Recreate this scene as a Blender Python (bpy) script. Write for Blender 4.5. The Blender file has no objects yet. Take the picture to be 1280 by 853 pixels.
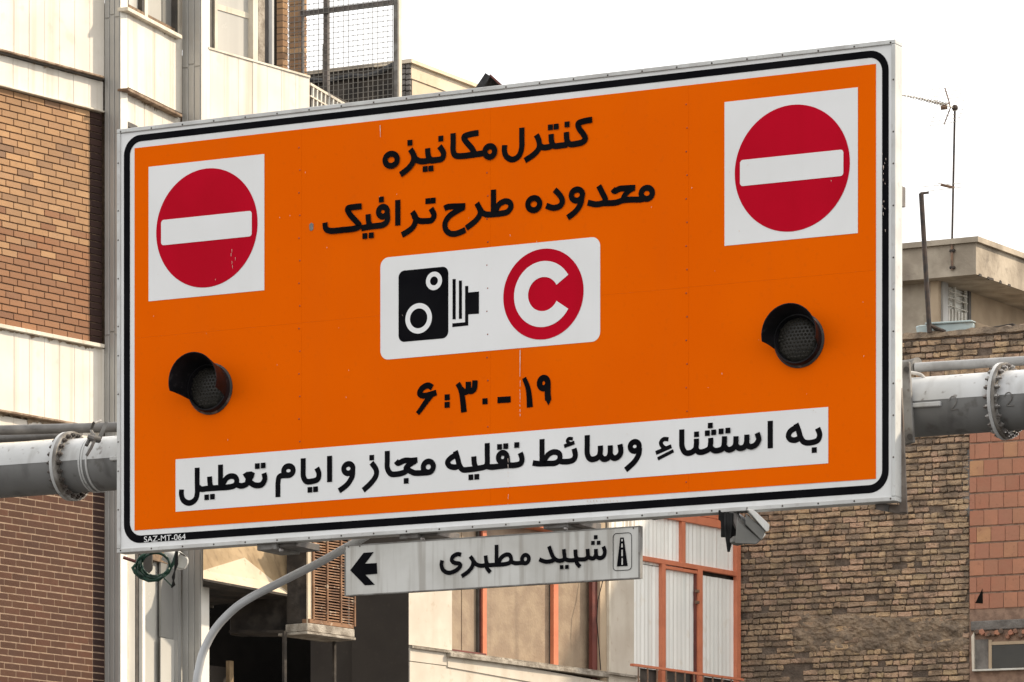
import bpy, bmesh, math, random
from mathutils import Vector, Matrix
random.seed(7)
S = bpy.context.scene
COL = S.collection
# ------------------------------------------------------------------ camera
FPX, CX, HY, CZ = 6050.0, 640.0, 1420.0, 1.6     # focal length in photo pixels, centre column, eye-level row, eye height
cam = bpy.data.cameras.new('camera'); cam.sensor_width = 36; cam.lens = FPX / 1280 * 36
cam.shift_y = (HY - 426.5) / 1280; cam.clip_start = 0.5; cam.clip_end = 3000
co = bpy.data.objects.new('camera', cam); COL.objects.link(co)
co.location = (0, 0, CZ); co.rotation_euler = (math.radians(90), 0, 0); S.camera = co
# ------------------------------------------------------------------ sky and sun
sun_dir = Vector((0.955, 0.20, 0.0)).normalized(); ELEV = math.radians(36)
sv = Vector((sun_dir.x * math.cos(ELEV), sun_dir.y * math.cos(ELEV), math.sin(ELEV)))
W = bpy.data.worlds.new('World'); S.world = W; W.use_nodes = True
nt = W.node_tree; bg = nt.nodes['Background']
sky = nt.nodes.new('ShaderNodeTexSky'); sky.sky_type = 'NISHITA'; sky.sun_disc = False
sky.sun_elevation = ELEV; sky.sun_rotation = math.atan2(sun_dir.x, sun_dir.y)
sky.dust_density = 6; sky.air_density = 1.0; sky.ozone_density = 1.0
mx = nt.nodes.new('ShaderNodeMixRGB'); mx.inputs[0].default_value = 0.85
mx.inputs[2].default_value = (11.2, 11.0, 10.7, 1)      # bright even overcast haze
nt.links.new(sky.outputs[0], mx.inputs[1]); nt.links.new(mx.outputs[0], bg.inputs[0])
bg.inputs[1].default_value = 0.13
sl = bpy.data.lights.new('sun', 'SUN'); sl.energy = 4.2; sl.angle = math.radians(2.0); sl.color = (1.0, 0.85, 0.66)
so = bpy.data.objects.new('sun', sl); COL.objects.link(so); so.rotation_euler = sv.to_track_quat('Z', 'Y').to_euler()
so.location = (30, 0, 40)
S.view_settings.view_transform = 'Standard'; S.view_settings.look = 'None'
S.view_settings.exposure = 0.3; S.view_settings.gamma = 1
# ------------------------------------------------------------------ materials
def hexc(r, g, b):
    f = lambda c: ((c / 255 + 0.055) / 1.055) ** 2.4 if c > 10 else c / 255 / 12.92
    return (f(r), f(g), f(b))
def mat(name, c1, c2=None, rough=0.7, metal=0.0, scale=3.0, detail=6, streak=0.0, scol=(0.1, 0.08, 0.06), sx=9.0, sz=0.5,
        bump=0.0, bscale=60, ramp=None, speck=0.0, spcol=(0.05, 0.04, 0.03), spscale=25, lo=0.35, hi=0.65, spec=0.4, mixk=0.55):
    m = bpy.data.materials.new(name); m.use_nodes = True; t = m.node_tree; N = t.nodes; L = t.links
    b = N['Principled BSDF']; b.inputs['Roughness'].default_value = rough; b.inputs['Metallic'].default_value = metal
    b.inputs['Specular IOR Level'].default_value = spec
    geo = N.new('ShaderNodeNewGeometry')
    def noise(sc, stretch=None, det=detail, dist=0.0):
        n = N.new('ShaderNodeTexNoise'); n.inputs['Scale'].default_value = sc; n.inputs['Detail'].default_value = det
        n.inputs['Distortion'].default_value = dist
        if stretch:
            mp = N.new('ShaderNodeMapping'); mp.inputs['Scale'].default_value = stretch
            L.new(geo.outputs['Position'], mp.inputs[0]); L.new(mp.outputs[0], n.inputs['Vector'])
        else: L.new(geo.outputs['Position'], n.inputs['Vector'])
        return n
    def rmp(src, a, bb):
        r = N.new('ShaderNodeMapRange'); r.inputs[1].default_value = a; r.inputs[2].default_value = bb
        r.interpolation_type = 'SMOOTHSTEP'; L.new(src, r.inputs[0]); return r.outputs[0]
    def mix(fac, a, bcol, k=None, mode='MIX'):
        q = N.new('ShaderNodeMixRGB'); q.blend_type = mode
        if isinstance(fac, float): q.inputs[0].default_value = fac
        else:
            if k is not None:
                mm = N.new('ShaderNodeMath'); mm.operation = 'MULTIPLY'; mm.inputs[1].default_value = k
                L.new(fac, mm.inputs[0]); fac = mm.outputs[0]
            L.new(fac, q.inputs[0])
        for inp, v in ((q.inputs[1], a), (q.inputs[2], bcol)):
            if isinstance(v, tuple): inp.default_value = (*v, 1)
            else: L.new(v, inp)
        return q.outputs[0]
    if ramp:
        oi = N.new('ShaderNodeObjectInfo')
        ad = N.new('ShaderNodeMath'); ad.operation = 'ADD'; L.new(oi.outputs['Random'], ad.inputs[0]); L.new(geo.outputs['Random Per Island'], ad.inputs[1])
        fr = N.new('ShaderNodeMath'); fr.operation = 'FRACT'; L.new(ad.outputs[0], fr.inputs[0])
        cr = N.new('ShaderNodeValToRGB'); e = cr.color_ramp.elements
        while len(e) < len(ramp): e.new(0.5)
        for i, c in enumerate(ramp):
            e[i].position = i / (len(ramp) - 1); e[i].color = (*c, 1)
        L.new(fr.outputs[0], cr.inputs[0]); col = cr.outputs[0]
        if c2: col = mix(rmp(noise(scale).outputs[0], lo, hi), col, c2, mixk)
    else:
        col = mix(rmp(noise(scale).outputs[0], lo, hi), c1, c2 or c1)
    if streak:
        n = noise(1.0, (sx, sx, sz), 5)
        col = mix(rmp(n.outputs[0], 0.5, 0.72), col, scol, streak)
    if speck:
        n = noise(spscale, None, 3)
        col = mix(rmp(n.outputs[0], 0.60, 0.72), col, spcol, speck)
    L.new(col, b.inputs['Base Color'])
    rr = N.new('ShaderNodeMapRange'); rr.inputs[3].default_value = max(0.03, rough - 0.1); rr.inputs[4].default_value = min(1, rough + 0.12)
    L.new(noise(scale * 2.3).outputs[0], rr.inputs[0]); L.new(rr.outputs[0], b.inputs['Roughness'])
    if bump:
        n = noise(bscale, None, 8); bp = N.new('ShaderNodeBump'); bp.inputs['Strength'].default_value = 1
        bp.inputs['Distance'].default_value = bump; L.new(n.outputs[0], bp.inputs['Height']); L.new(bp.outputs[0], b.inputs['Normal'])
    return m
M_ = {}
def mk(k, *a, **kw): M_[k] = mat(k, *a, **kw)
mk('sign_white', (0.72, 0.73, 0.74), (0.66, 0.67, 0.67), rough=0.42, scale=1.6, streak=0.12, scol=(0.45, 0.43, 0.4), sx=14, sz=0.7, spec=0.12)
mk('sign_white_clean', (0.74, 0.75, 0.76), (0.70, 0.71, 0.715), rough=0.4, scale=1.4, streak=0.05, scol=(0.55, 0.54, 0.52), sx=14, sz=0.7, spec=0.12)
mk('sign_orange', (0.76, 0.119, 0.0002), (0.73, 0.109, 0.0002), rough=0.6, scale=0.9, streak=0.4, scol=(0.69, 0.108, 0.003), sx=3, sz=0.35, spec=0.01, speck=0.12, spcol=(0.5, 0.09, 0.01), spscale=30)
mk('sign_black', (0.004, 0.004, 0.0055), (0.007, 0.007, 0.0085), rough=0.7, scale=3, spec=0.02)
mk('sign_red', (0.47, 0.002, 0.018), (0.42, 0.002, 0.015), rough=0.6, scale=1.5, streak=0.2, scol=(0.38, 0.002, 0.012), spec=0.04)
mk('frame_metal', (0.54, 0.55, 0.54), (0.45, 0.45, 0.44), rough=0.5, metal=0.1, scale=5, streak=0.3, scol=(0.3, 0.28, 0.26), speck=0.25, spcol=(0.25, 0.22, 0.2))
mk('screw_dark', (0.05, 0.045, 0.04), (0.09, 0.07, 0.06), rough=0.6)
mk('rivet_orange', (0.42, 0.07, 0.01), (0.22, 0.05, 0.02), rough=0.5)
mk('scratch', (0.72, 0.62, 0.55), (0.55, 0.42, 0.35), rough=0.7, scale=30)
mk('plate_grey', (0.54, 0.54, 0.52), (0.43, 0.425, 0.40), rough=0.5, scale=2.5, streak=0.6, scol=(0.25, 0.23, 0.20), sx=22, sz=1.2)
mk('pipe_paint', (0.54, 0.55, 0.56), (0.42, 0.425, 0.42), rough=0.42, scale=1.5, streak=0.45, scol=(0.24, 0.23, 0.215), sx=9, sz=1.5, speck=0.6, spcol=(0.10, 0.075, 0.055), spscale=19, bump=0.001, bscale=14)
mk('pipe_lower', (0.17, 0.17, 0.168), (0.09, 0.089, 0.086), rough=0.55, scale=1.1, streak=0.6, scol=(0.045, 0.042, 0.04), sx=5, sz=2.0, speck=0.4, spcol=(0.05, 0.04, 0.03), spscale=9, spec=0.2)  # darker grey for the lower half of the gantry pipe
mk('pipe_old', (0.42, 0.43, 0.44), (0.27, 0.27, 0.27), rough=0.42, scale=2.5, streak=0.5, scol=(0.12, 0.11, 0.1), sx=6, sz=2, speck=0.5, spcol=(0.1, 0.07, 0.05), spscale=14)
mk('pipe_dark', (0.10, 0.095, 0.09), (0.18, 0.17, 0.16), rough=0.4, metal=0.3, scale=5, speck=0.3)
mk('steel', (0.22, 0.215, 0.205), (0.12, 0.11, 0.10), rough=0.6, metal=0.1, scale=9, speck=0.6, spcol=(0.07, 0.045, 0.03), spscale=22)
mk('flange_dirty', (0.30, 0.29, 0.275), (0.11, 0.095, 0.08), rough=0.6, scale=7, speck=0.6, spcol=(0.06, 0.04, 0.03), spscale=16)
mk('steel_dark', (0.09, 0.085, 0.08), (0.15, 0.13, 0.12), rough=0.55, metal=0.3, scale=12)
mk('bolt', (0.32, 0.31, 0.3), (0.14, 0.12, 0.11), rough=0.35, metal=0.7, scale=30)
mk('arm_paint', (0.40, 0.41, 0.42), (0.33, 0.335, 0.34), rough=0.4, scale=4, metal=0.1)
mk('black_plastic', (0.005, 0.005, 0.006), (0.012, 0.011, 0.013), rough=0.5, spec=0.12, scale=6, speck=0.25, spcol=(0.08, 0.075, 0.07), spscale=30)
mk('lens_dark', (0.012, 0.0115, 0.010), (0.028, 0.026, 0.022), rough=0.35, scale=18, spec=0.25)
mk('lens_bump', (0.034, 0.031, 0.026), (0.02, 0.018, 0.015), rough=0.35, scale=18, spec=0.3)
mk('channel_brown', (0.10, 0.075, 0.06), (0.2, 0.17, 0.145), rough=0.7, scale=7, speck=0.4)
mk('stain', (0.20, 0.14, 0.09), (0.34, 0.27, 0.19), rough=0.8, scale=14)
mk('rubber', (0.03, 0.026, 0.024), (0.14, 0.09, 0.07), rough=0.6, scale=24, lo=.5, hi=.7)
mk('white_plastic', (0.66, 0.66, 0.64), (0.55, 0.55, 0.52), rough=0.4, scale=6, streak=0.3, scol=(0.3, 0.29, 0.27), sx=20)
mk('camera_grey', (0.17, 0.165, 0.155), (0.11, 0.11, 0.1), rough=0.45, scale=6)
mk('cable_green', (0.010, 0.055, 0.034), (0.007, 0.03, 0.02), rough=0.5, scale=12)
mk('cable_black', (0.008, 0.008, 0.008), (0.018, 0.018, 0.018), rough=0.6, scale=12, spec=0.15)
mk('cable_white', (0.6, 0.58, 0.55), (0.4, 0.38, 0.36), rough=0.5, scale=12)
mk('cream_panel', (0.70, 0.655, 0.58), (0.62, 0.575, 0.50), rough=0.5, scale=2.2, streak=0.6, scol=(0.44, 0.37, 0.28), sx=7, sz=0.2, speck=0.2, spcol=(0.36, 0.27, 0.18), spscale=5)
mk('cream_frame', (0.66, 0.61, 0.51), (0.54, 0.48, 0.39), rough=0.5, scale=4, streak=0.4, scol=(0.4, 0.33, 0.22), sx=16, sz=0.8)
mk('alu_fin', (0.42, 0.415, 0.395), (0.36, 0.355, 0.34), rough=0.4, metal=0.35, scale=2, streak=0.35, scol=(0.24, 0.23, 0.21), sx=30, sz=0.25)
mk('alu_white', (0.76, 0.74, 0.68), (0.70, 0.67, 0.6), rough=0.45, scale=3, streak=0.3, scol=(0.5, 0.45, 0.36), sx=20, sz=0.4)
mk('ledge_rust', (0.30, 0.22, 0.15), (0.14, 0.085, 0.05), rough=0.7, scale=8, speck=0.6, spcol=(0.05, 0.03, 0.02), spscale=18, bump=0.004, bscale=30)
mk('mortar_dark', (0.22, 0.15, 0.095), (0.13, 0.09, 0.06), rough=0.95, scale=20, bump=0.003)
mk('mortar_pale', (0.30, 0.215, 0.15), (0.22, 0.15, 0.105), rough=0.95, scale=14, bump=0.003)
mk('mortar_mud', (0.17, 0.13, 0.10), (0.095, 0.073, 0.057), rough=0.95, scale=9, bump=0.02, bscale=35)
mk('brick_tan', None, (0.30, 0.18, 0.10), rough=0.85, scale=2.5, spec=0.2, streak=0.45, scol=(0.26, 0.155, 0.085), sx=0.9, sz=1.3, ramp=[(0.38, 0.225, 0.115), (0.45, 0.27, 0.14), (0.36, 0.21, 0.11), (0.49, 0.31, 0.17), (0.33, 0.19, 0.105), (0.42, 0.25, 0.13), (0.21, 0.13, 0.085), (0.40, 0.235, 0.12)], bump=0.003, bscale=50, speck=0.35, spcol=(0.20, 0.125, 0.08), spscale=35)
mk('brick_brown', None, (0.065, 0.035, 0.024), rough=0.85, scale=3, spec=0.2, ramp=[(0.074, 0.035, 0.023), (0.10, 0.046, 0.029), (0.064, 0.032, 0.022), (0.088, 0.043, 0.026), (0.072, 0.036, 0.025)], bump=0.003, bscale=50, speck=0.3, spcol=(0.13, 0.075, 0.05), spscale=40)
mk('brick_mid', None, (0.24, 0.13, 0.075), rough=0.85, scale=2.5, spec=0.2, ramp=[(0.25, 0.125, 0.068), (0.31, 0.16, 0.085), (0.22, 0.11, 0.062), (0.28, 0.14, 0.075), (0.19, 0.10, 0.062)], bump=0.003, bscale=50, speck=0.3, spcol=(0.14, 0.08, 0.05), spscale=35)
mk('brick_fin_shadow', None, (0.035, 0.020, 0.018), rough=0.8, scale=3, spec=0.2, ramp=[(0.035, 0.018, 0.015), (0.05, 0.026, 0.02), (0.028, 0.015, 0.013)], bump=0.002)
mk('brick_yellow', None, (0.15, 0.115, 0.085), rough=0.92, scale=5, lo=0.45, hi=0.64, spec=0.15, mixk=0.75, streak=0.55, scol=(0.14, 0.11, 0.085), sx=0.6, sz=1.1, ramp=[(0.47, 0.325, 0.195), (0.54, 0.39, 0.245), (0.35, 0.25, 0.17), (0.50, 0.335, 0.215), (0.25, 0.195, 0.145), (0.43, 0.315, 0.19), (0.52, 0.345, 0.24), (0.30, 0.225, 0.165), (0.48, 0.345, 0.215)], bump=0.03, bscale=28, speck=0.7, spcol=(0.12, 0.09, 0.07), spscale=22)
mk('block_red', None, (0.36, 0.185, 0.12), rough=0.9, scale=5, spec=0.2, ramp=[(0.42, 0.19, 0.12), (0.36, 0.16, 0.105), (0.46, 0.22, 0.135), (0.38, 0.175, 0.12), (0.50, 0.29, 0.15)], bump=0.004, bscale=30, speck=0.35, spcol=(0.24, 0.11, 0.07), spscale=20)
mk('block_joint', (0.30, 0.20, 0.145), (0.2, 0.13, 0.095), rough=0.95, scale=12, bump=0.004)
mk('mud_plaster', (0.30, 0.225, 0.155), (0.17, 0.13, 0.095), rough=0.95, scale=7, bump=0.05, bscale=18, speck=0.6, spcol=(0.10, 0.08, 0.06), spscale=16)
mk('cement', (0.20, 0.185, 0.17), (0.12, 0.11, 0.1), rough=0.9, scale=6, bump=0.015, bscale=25)
mk('old_concrete', (0.44, 0.38, 0.30), (0.29, 0.245, 0.19), rough=0.9, scale=1.8, bump=0.01, bscale=12, streak=0.5, scol=(0.14, 0.115, 0.09), sx=2.2, sz=1.0, speck=0.4, spcol=(0.12, 0.1, 0.08), spscale=5)
mk('plaster_tan', (0.46, 0.36, 0.25), (0.38, 0.29, 0.20), rough=0.9, scale=2, bump=0.006, bscale=10, streak=0.3, scol=(0.25, 0.2, 0.14), sx=3, sz=1)
mk('cream_wall', (0.66, 0.57, 0.44), (0.56, 0.46, 0.33), rough=0.85, scale=1.6, streak=0.5, scol=(0.4, 0.3, 0.19), sx=3.5, sz=0.6, speck=0.2, spcol=(0.25, 0.18, 0.1), spscale=12)
mk('cream_stone', (0.60, 0.545, 0.46), (0.52, 0.46, 0.38), rough=0.7, scale=2.2, streak=0.35, scol=(0.38, 0.31, 0.23), sx=4, sz=0.7, speck=0.2, spcol=(0.3, 0.18, 0.08), spscale=14)
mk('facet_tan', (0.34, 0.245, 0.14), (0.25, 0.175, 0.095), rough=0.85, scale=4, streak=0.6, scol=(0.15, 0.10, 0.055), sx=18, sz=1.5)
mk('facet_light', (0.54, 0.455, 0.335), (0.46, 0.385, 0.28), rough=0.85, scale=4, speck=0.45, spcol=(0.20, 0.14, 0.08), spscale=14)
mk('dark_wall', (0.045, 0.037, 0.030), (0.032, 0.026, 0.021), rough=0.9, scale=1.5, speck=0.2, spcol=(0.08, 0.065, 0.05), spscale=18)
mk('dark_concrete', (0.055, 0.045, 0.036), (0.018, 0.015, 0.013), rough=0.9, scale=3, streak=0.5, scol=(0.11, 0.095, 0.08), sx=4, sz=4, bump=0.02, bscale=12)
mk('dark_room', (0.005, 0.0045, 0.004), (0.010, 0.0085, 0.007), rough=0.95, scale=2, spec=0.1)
mk('louvre_rust', (0.26, 0.14, 0.075), (0.12, 0.062, 0.036), rough=0.85, scale=5, speck=0.7, spcol=(0.46, 0.36, 0.26), spscale=16, lo=0.3, hi=0.7)
mk('sill_stone', (0.40, 0.36, 0.30), (0.2, 0.17, 0.135), rough=0.85, scale=7, speck=0.6, spcol=(0.11, 0.08, 0.06), spscale=16, bump=0.01)
mk('orange_frame', (0.60, 0.20, 0.105), (0.53, 0.17, 0.09), rough=0.5, scale=5, speck=0.2, spcol=(0.2, 0.07, 0.04), spscale=22)
mk('maroon_frame', (0.16, 0.045, 0.035), (0.1, 0.03, 0.025), rough=0.5, scale=6)
mk('dark_frame', (0.05, 0.045, 0.04), (0.08, 0.07, 0.06), rough=0.5, scale=8)
mk('frosted', (0.86, 0.86, 0.81), (0.80, 0.80, 0.76), rough=0.3, scale=1.4, streak=0.55, scol=(0.58, 0.61, 0.58), sx=12, sz=0.28, spec=0.5, speck=0.15, spcol=(0.55, 0.4, 0.2), spscale=5)
mk('curtain_brown', (0.34, 0.26, 0.18), (0.27, 0.20, 0.14), rough=0.35, scale=5, streak=0.6, scol=(0.19, 0.14, 0.10), sx=7, sz=0.2, bump=0.004, bscale=30)
mk('pale_glass', (0.50, 0.49, 0.45), (0.43, 0.42, 0.385), rough=0.22, scale=0.9, streak=0.3, scol=(0.33, 0.32, 0.3), sx=5, sz=0.2)
mk('grey_glass', (0.26, 0.255, 0.24), (0.21, 0.205, 0.19), rough=0.2, scale=0.9)
mk('window_dark', (0.02, 0.018, 0.014), (0.03, 0.027, 0.02), rough=0.15, scale=2)
mk('wire', (0.14, 0.135, 0.125), (0.2, 0.19, 0.17), rough=0.5, metal=0.3, scale=10)
mk('white_metal', (0.66, 0.65, 0.6), (0.52, 0.5, 0.44), rough=0.5, scale=8)
mk('antenna_metal', (0.45, 0.42, 0.36), (0.3, 0.27, 0.22), rough=0.4, metal=0.4, scale=20)
mk('antenna_rust', (0.22, 0.13, 0.08), (0.12, 0.08, 0.06), rough=0.6, scale=20)
mk('mast_dark', (0.035, 0.032, 0.03), (0.07, 0.05, 0.04), rough=0.6, scale=12, spec=0.2)
mk('pale_blue', (0.42, 0.50, 0.50), (0.36, 0.43, 0.43), rough=0.5, scale=6, speck=0.3, spcol=(0.25, 0.2, 0.15), spscale=16)
mk('black_cloth', (0.02, 0.02, 0.022), (0.05, 0.05, 0.05), rough=0.8, scale=6, bump=0.02, bscale=12)
mk('asphalt', (0.05, 0.05, 0.05), (0.065, 0.063, 0.06), rough=0.9, scale=1.2, bump=0.004, bscale=80)
mk('paving', (0.24, 0.22, 0.20), (0.19, 0.175, 0.16), rough=0.9, scale=2)
mk('earth', (0.07, 0.062, 0.052), (0.05, 0.045, 0.038), rough=0.95, scale=0.4)
mk('road_paint', (0.7, 0.7, 0.68), (0.55, 0.55, 0.53), rough=0.7, scale=6)
mk('rubble', (0.28, 0.14, 0.09), (0.12, 0.09, 0.07), rough=0.9, scale=7, bump=0.02, bscale=20)
# ------------------------------------------------------------------ geometry helpers
WL = {}                                     # world location of every object made here
def thing(name, label, cat, loc, group=None):
    o = bpy.data.objects.new(name, None); COL.objects.link(o); o.location = loc; o.empty_display_size = 0.2
    o['label'] = label; o['category'] = cat
    if group: o['group'] = group
    WL[o.name] = Vector(loc); return o
def tag(o, label, cat, group=None):
    o['label'] = label; o['category'] = cat
    if group: o['group'] = group
    return o
class Wall:
    """vertical plane through picture column px0 at depth Y0, running to the vanishing column vp"""
    def __init__(s, px0, Y0, vp=None, p0=None, t=None):
        if p0 is None:
            p0 = Vector(((px0 - CX) * Y0 / FPX, Y0)); t = Vector((vp - CX, FPX)).normalized()
            if vp < CX: t = -t
        s.p0, s.t = p0, t
        n = Vector((t.y, -t.x))
        if n.dot(-p0) < 0: n = -n
        s.n = n; s.rz = math.atan2(t.y, t.x)
    def off(s, d): return Wall(0, 0, p0=s.p0 + s.n * d, t=s.t)
    def u(s, px):
        k = (px - CX) / FPX; return (k * s.p0.y - s.p0.x) / (s.t.x - k * s.t.y)
    def Y(s, px): return s.p0.y + s.u(px) * s.t.y
    def v(s, px, py): return CZ + (HY - py) * s.Y(px) / FPX
    def uv(s, px, py): return (s.u(px), s.v(px, py))
    def w(s, u, v, d=0.0):
        p = s.p0 + s.t * u + s.n * d; return Vector((p.x, p.y, v))
    def at(s, px, py, d=0.0):
        o = s.off(d) if d else s; return o.w(*o.uv(px, py))
def at(px, py, Y): return Vector(((px - CX) * Y / FPX, Y, CZ + (HY - py) * Y / FPX))
class MB:
    def __init__(s): s.V = []; s.F = []
    def poly(s, front, back):
        n = len(front); b = len(s.V); s.V += list(front) + list(back)
        s.F.append(list(range(b, b + n))); s.F.append(list(range(b + 2 * n - 1, b + n - 1, -1)))
        for i in range(n):
            j = (i + 1) % n; s.F.append([b + i, b + n + i, b + n + j, b + j])
        return s
    def box(s, w, u0, u1, v0, v1, d0, d1):
        f = [w.w(u0, v0, d1), w.w(u1, v0, d1), w.w(u1, v1, d1), w.w(u0, v1, d1)]
        k = [w.w(u0, v0, d0), w.w(u1, v0, d0), w.w(u1, v1, d0), w.w(u0, v1, d0)]
        return s.poly(f, k)
    def pbox(s, w, px0, px1, pyt, pyb, d=0.0, th=0.05, ref=None, flush=False):
        """box whose front shows between columns px0, px1; rows pyt (top) and pyb (bottom) are read at column ref (px0)"""
        o = w.off(d); r = px0 if ref is None else ref
        return s.box(o, (w if flush else o).u(px0), o.u(px1), o.v(r, pyb), o.v(r, pyt), -th, 0)
    def ppoly(s, w, pts, d=0.0, th=0.02):
        o = w.off(d); q = [o.uv(*p) for p in pts]
        return s.poly([o.w(a, b) for a, b in q], [o.w(a, b, -th) for a, b in q])
    def sheet(s, pts):
        b = len(s.V); s.V += list(pts); s.F.append(list(range(b, b + len(pts)))); return s
    def tube(s, pts, r, seg=10, caps=True, r2=None):
        pts = [Vector(p) for p in pts]; n = len(pts); base = len(s.V); prev = None
        for i, p in enumerate(pts):
            d = (pts[min(i + 1, n - 1)] - pts[max(i - 1, 0)]).normalized()
            if prev is None:
                a = d.cross(Vector((0, 0, 1)))
                if a.length < 0.05: a = d.cross(Vector((1, 0, 0)))
                a.normalize()
            else:
                a = prev - d * prev.dot(d); a.normalize()
            prev = a; c = d.cross(a)
            rr = r if r2 is None else r + (r2 - r) * i / (n - 1)
            for k in range(seg):
                th = 2 * math.pi * k / seg; s.V.append(p + (a * math.cos(th) + c * math.sin(th)) * rr)
        for i in range(n - 1):
            for k in range(seg):
                k2 = (k + 1) % seg
                s.F.append([base + i * seg + k, base + i * seg + k2, base + (i + 1) * seg + k2, base + (i + 1) * seg + k])
        if caps:
            s.F.append([base + k for k in range(seg)][::-1]); s.F.append([base + (n - 1) * seg + k for k in range(seg)])
        return s
    def ball(s, c, r, seg=8, rings=5, ax=(1, 1, 1)):
        b = len(s.V); c = Vector(c)
        for i in range(rings + 1):
            ph = math.pi * i / rings
            for k in range(seg):
                th = 2 * math.pi * k / seg
                s.V.append(c + Vector((math.sin(ph) * math.cos(th) * ax[0], math.sin(ph) * math.sin(th) * ax[1], math.cos(ph) * ax[2])) * r)
        for i in range(rings):
            for k in range(seg):
                k2 = (k + 1) % seg
                s.F.append([b + i * seg + k, b + (i + 1) * seg + k, b + (i + 1) * seg + k2, b + i * seg + k2])
        return s
    def build(s, name, m, parent=None, smooth=False, bevel=0.0, recalc=True, stuff=False, weld=False):
        me = bpy.data.meshes.new(name)
        c = sum((Vector(v) for v in s.V), Vector()) / len(s.V)
        me.from_pydata([tuple(Vector(v) - c) for v in s.V], [], s.F); me.update()
        if recalc or bevel or weld:
            bm = bmesh.new(); bm.from_mesh(me)
            if weld: bmesh.ops.remove_doubles(bm, verts=bm.verts, dist=1e-5)
            if recalc: bmesh.ops.recalc_face_normals(bm, faces=bm.faces)
            if bevel: bmesh.ops.bevel(bm, geom=list(bm.edges), offset=bevel, segments=1, affect='EDGES', clamp_overlap=True)
            bm.to_mesh(me); bm.free()
        if smooth:
            me.polygons.foreach_set('use_smooth', [True] * len(me.polygons))
            try: me.set_sharp_from_angle(angle=math.radians(40))
            except Exception: pass
        me.materials.append(M_[m] if isinstance(m, str) else m)
        o = bpy.data.objects.new(name, me); COL.objects.link(o); WL[o.name] = c
        if parent: o.parent = parent; o.location = c - WL[parent.name]
        else: o.location = c
        if stuff: o['kind'] = 'stuff'
        return o
def struct(o): o['kind'] = 'structure'; return o
VS = -10682.0          # vanishing column of the cross direction (sign, side walls)
VT = 5100.0            # vanishing column of the street direction
# ------------------------------------------------------------------ ground
g = MB().sheet([(-900, -300, 0), (900, -300, 0), (900, 1500, 0), (-900, 1500, 0)]).build('ground', 'earth', recalc=False); struct(g)
street = Wall(60, 49, VT)
def strip(name, m, d0, d1, z, a=-70, b=260):
    pts = [street.w(a, z, d0), street.w(a, z, d1), street.w(b, z, d1), street.w(b, z, d0)]
    if (pts[1] - pts[0]).cross(pts[2] - pts[1]).z < 0: pts.reverse()
    return MB().sheet(pts).build(name, m, recalc=False)
struct(strip('road', 'asphalt', 3.2, 60, 0.006))
pv = MB().box(street, -70, 260, -0.2, 0.14, 0.0, 3.0).build('pavement', 'paving'); struct(pv)
kb = MB().box(street, -70, 260, -0.2, 0.15, 3.003, 3.2).build('kerb', 'cement'); struct(kb)
ml = MB()
for i in range(30):
    pts = [street.w(-60 + i * 9, 0.011, 22), street.w(-60 + i * 9, 0.011, 22.15), street.w(-57 + i * 9, 0.011, 22.15), street.w(-57 + i * 9, 0.011, 22)]
    if (pts[1] - pts[0]).cross(pts[2] - pts[1]).z < 0: pts.reverse()
    ml.sheet(pts)
struct(ml.build('road_marking', 'road_paint', recalc=False))
# ------------------------------------------------------------------ brick helpers
def brick_template(L, H, D, jit, rnd, cut=0.006):
    """12-sided front outline, 10-point ring; local x along the wall, -y outward, z up"""
    x, z = L / 2, H / 2; c = cut
    ring = [(-x + c, -z), (0, -z), (x - c, -z), (x, -z + c), (x, z - c), (x - c, z), (0, z), (-x + c, z), (-x, z - c), (-x, -z + c)]
    ring = [(a + rnd.uniform(-jit, jit), b + rnd.uniform(-jit, jit)) for a, b in ring]
    b1 = cut * 0.7
    V = [Vector((a, 0.0, b)) for a, b in ring]                                   # at the mortar
    V += [Vector((a, -D + b1, b)) for a, b in ring]
    V += [Vector((a * (1 - 2 * b1 / L), -D + rnd.uniform(-jit, jit) * 0.5, b * (1 - 2 * b1 / H))) for a, b in ring]
    F = []; n = 10
    for lay in (0, 1):
        for i in range(n):
            j = (i + 1) % n; F.append([lay * n + i, lay * n + j, (lay + 1) * n + j, (lay + 1) * n + i])
    F.append([2 * n + i for i in range(n)])
    return V, F
def templates(name, L, H, D, jit, cnt, m, seed, cut=0.006):
    rnd = random.Random(seed); out = []
    for i in range(cnt):
        V, F = brick_template(L, H, D, jit, rnd, cut)
        me = bpy.data.meshes.new(name); me.from_pydata([tuple(v) for v in V], [], F); me.update(); me.materials.append(M_[m]); out.append((me, V, F))
    return out
def lay_brick(tpl, wall, u, v, d, sx, parent, mb=None, rnd=random, tilt=0.0):
    me, V, F = rnd.choice(tpl)
    a = rnd.uniform(-tilt, tilt)
    R = Matrix.Rotation(wall.rz, 3, 'Z') @ Matrix.Rotation(a, 3, 'Y')
    p = wall.w(u, v, d)
    if mb is None:
        o = bpy.data.objects.new('brick', me); COL.objects.link(o); o.parent = parent
        o.location = p - WL[parent.name]; o.rotation_euler = (R.to_euler()); o.scale = (sx, 1, 1)
    else:
        b = len(mb.V); mb.V += [p + R @ Vector((q.x * sx, q.y, q.z)) for q in V]; mb.F += [[b + i for i in f] for f in F]
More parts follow.
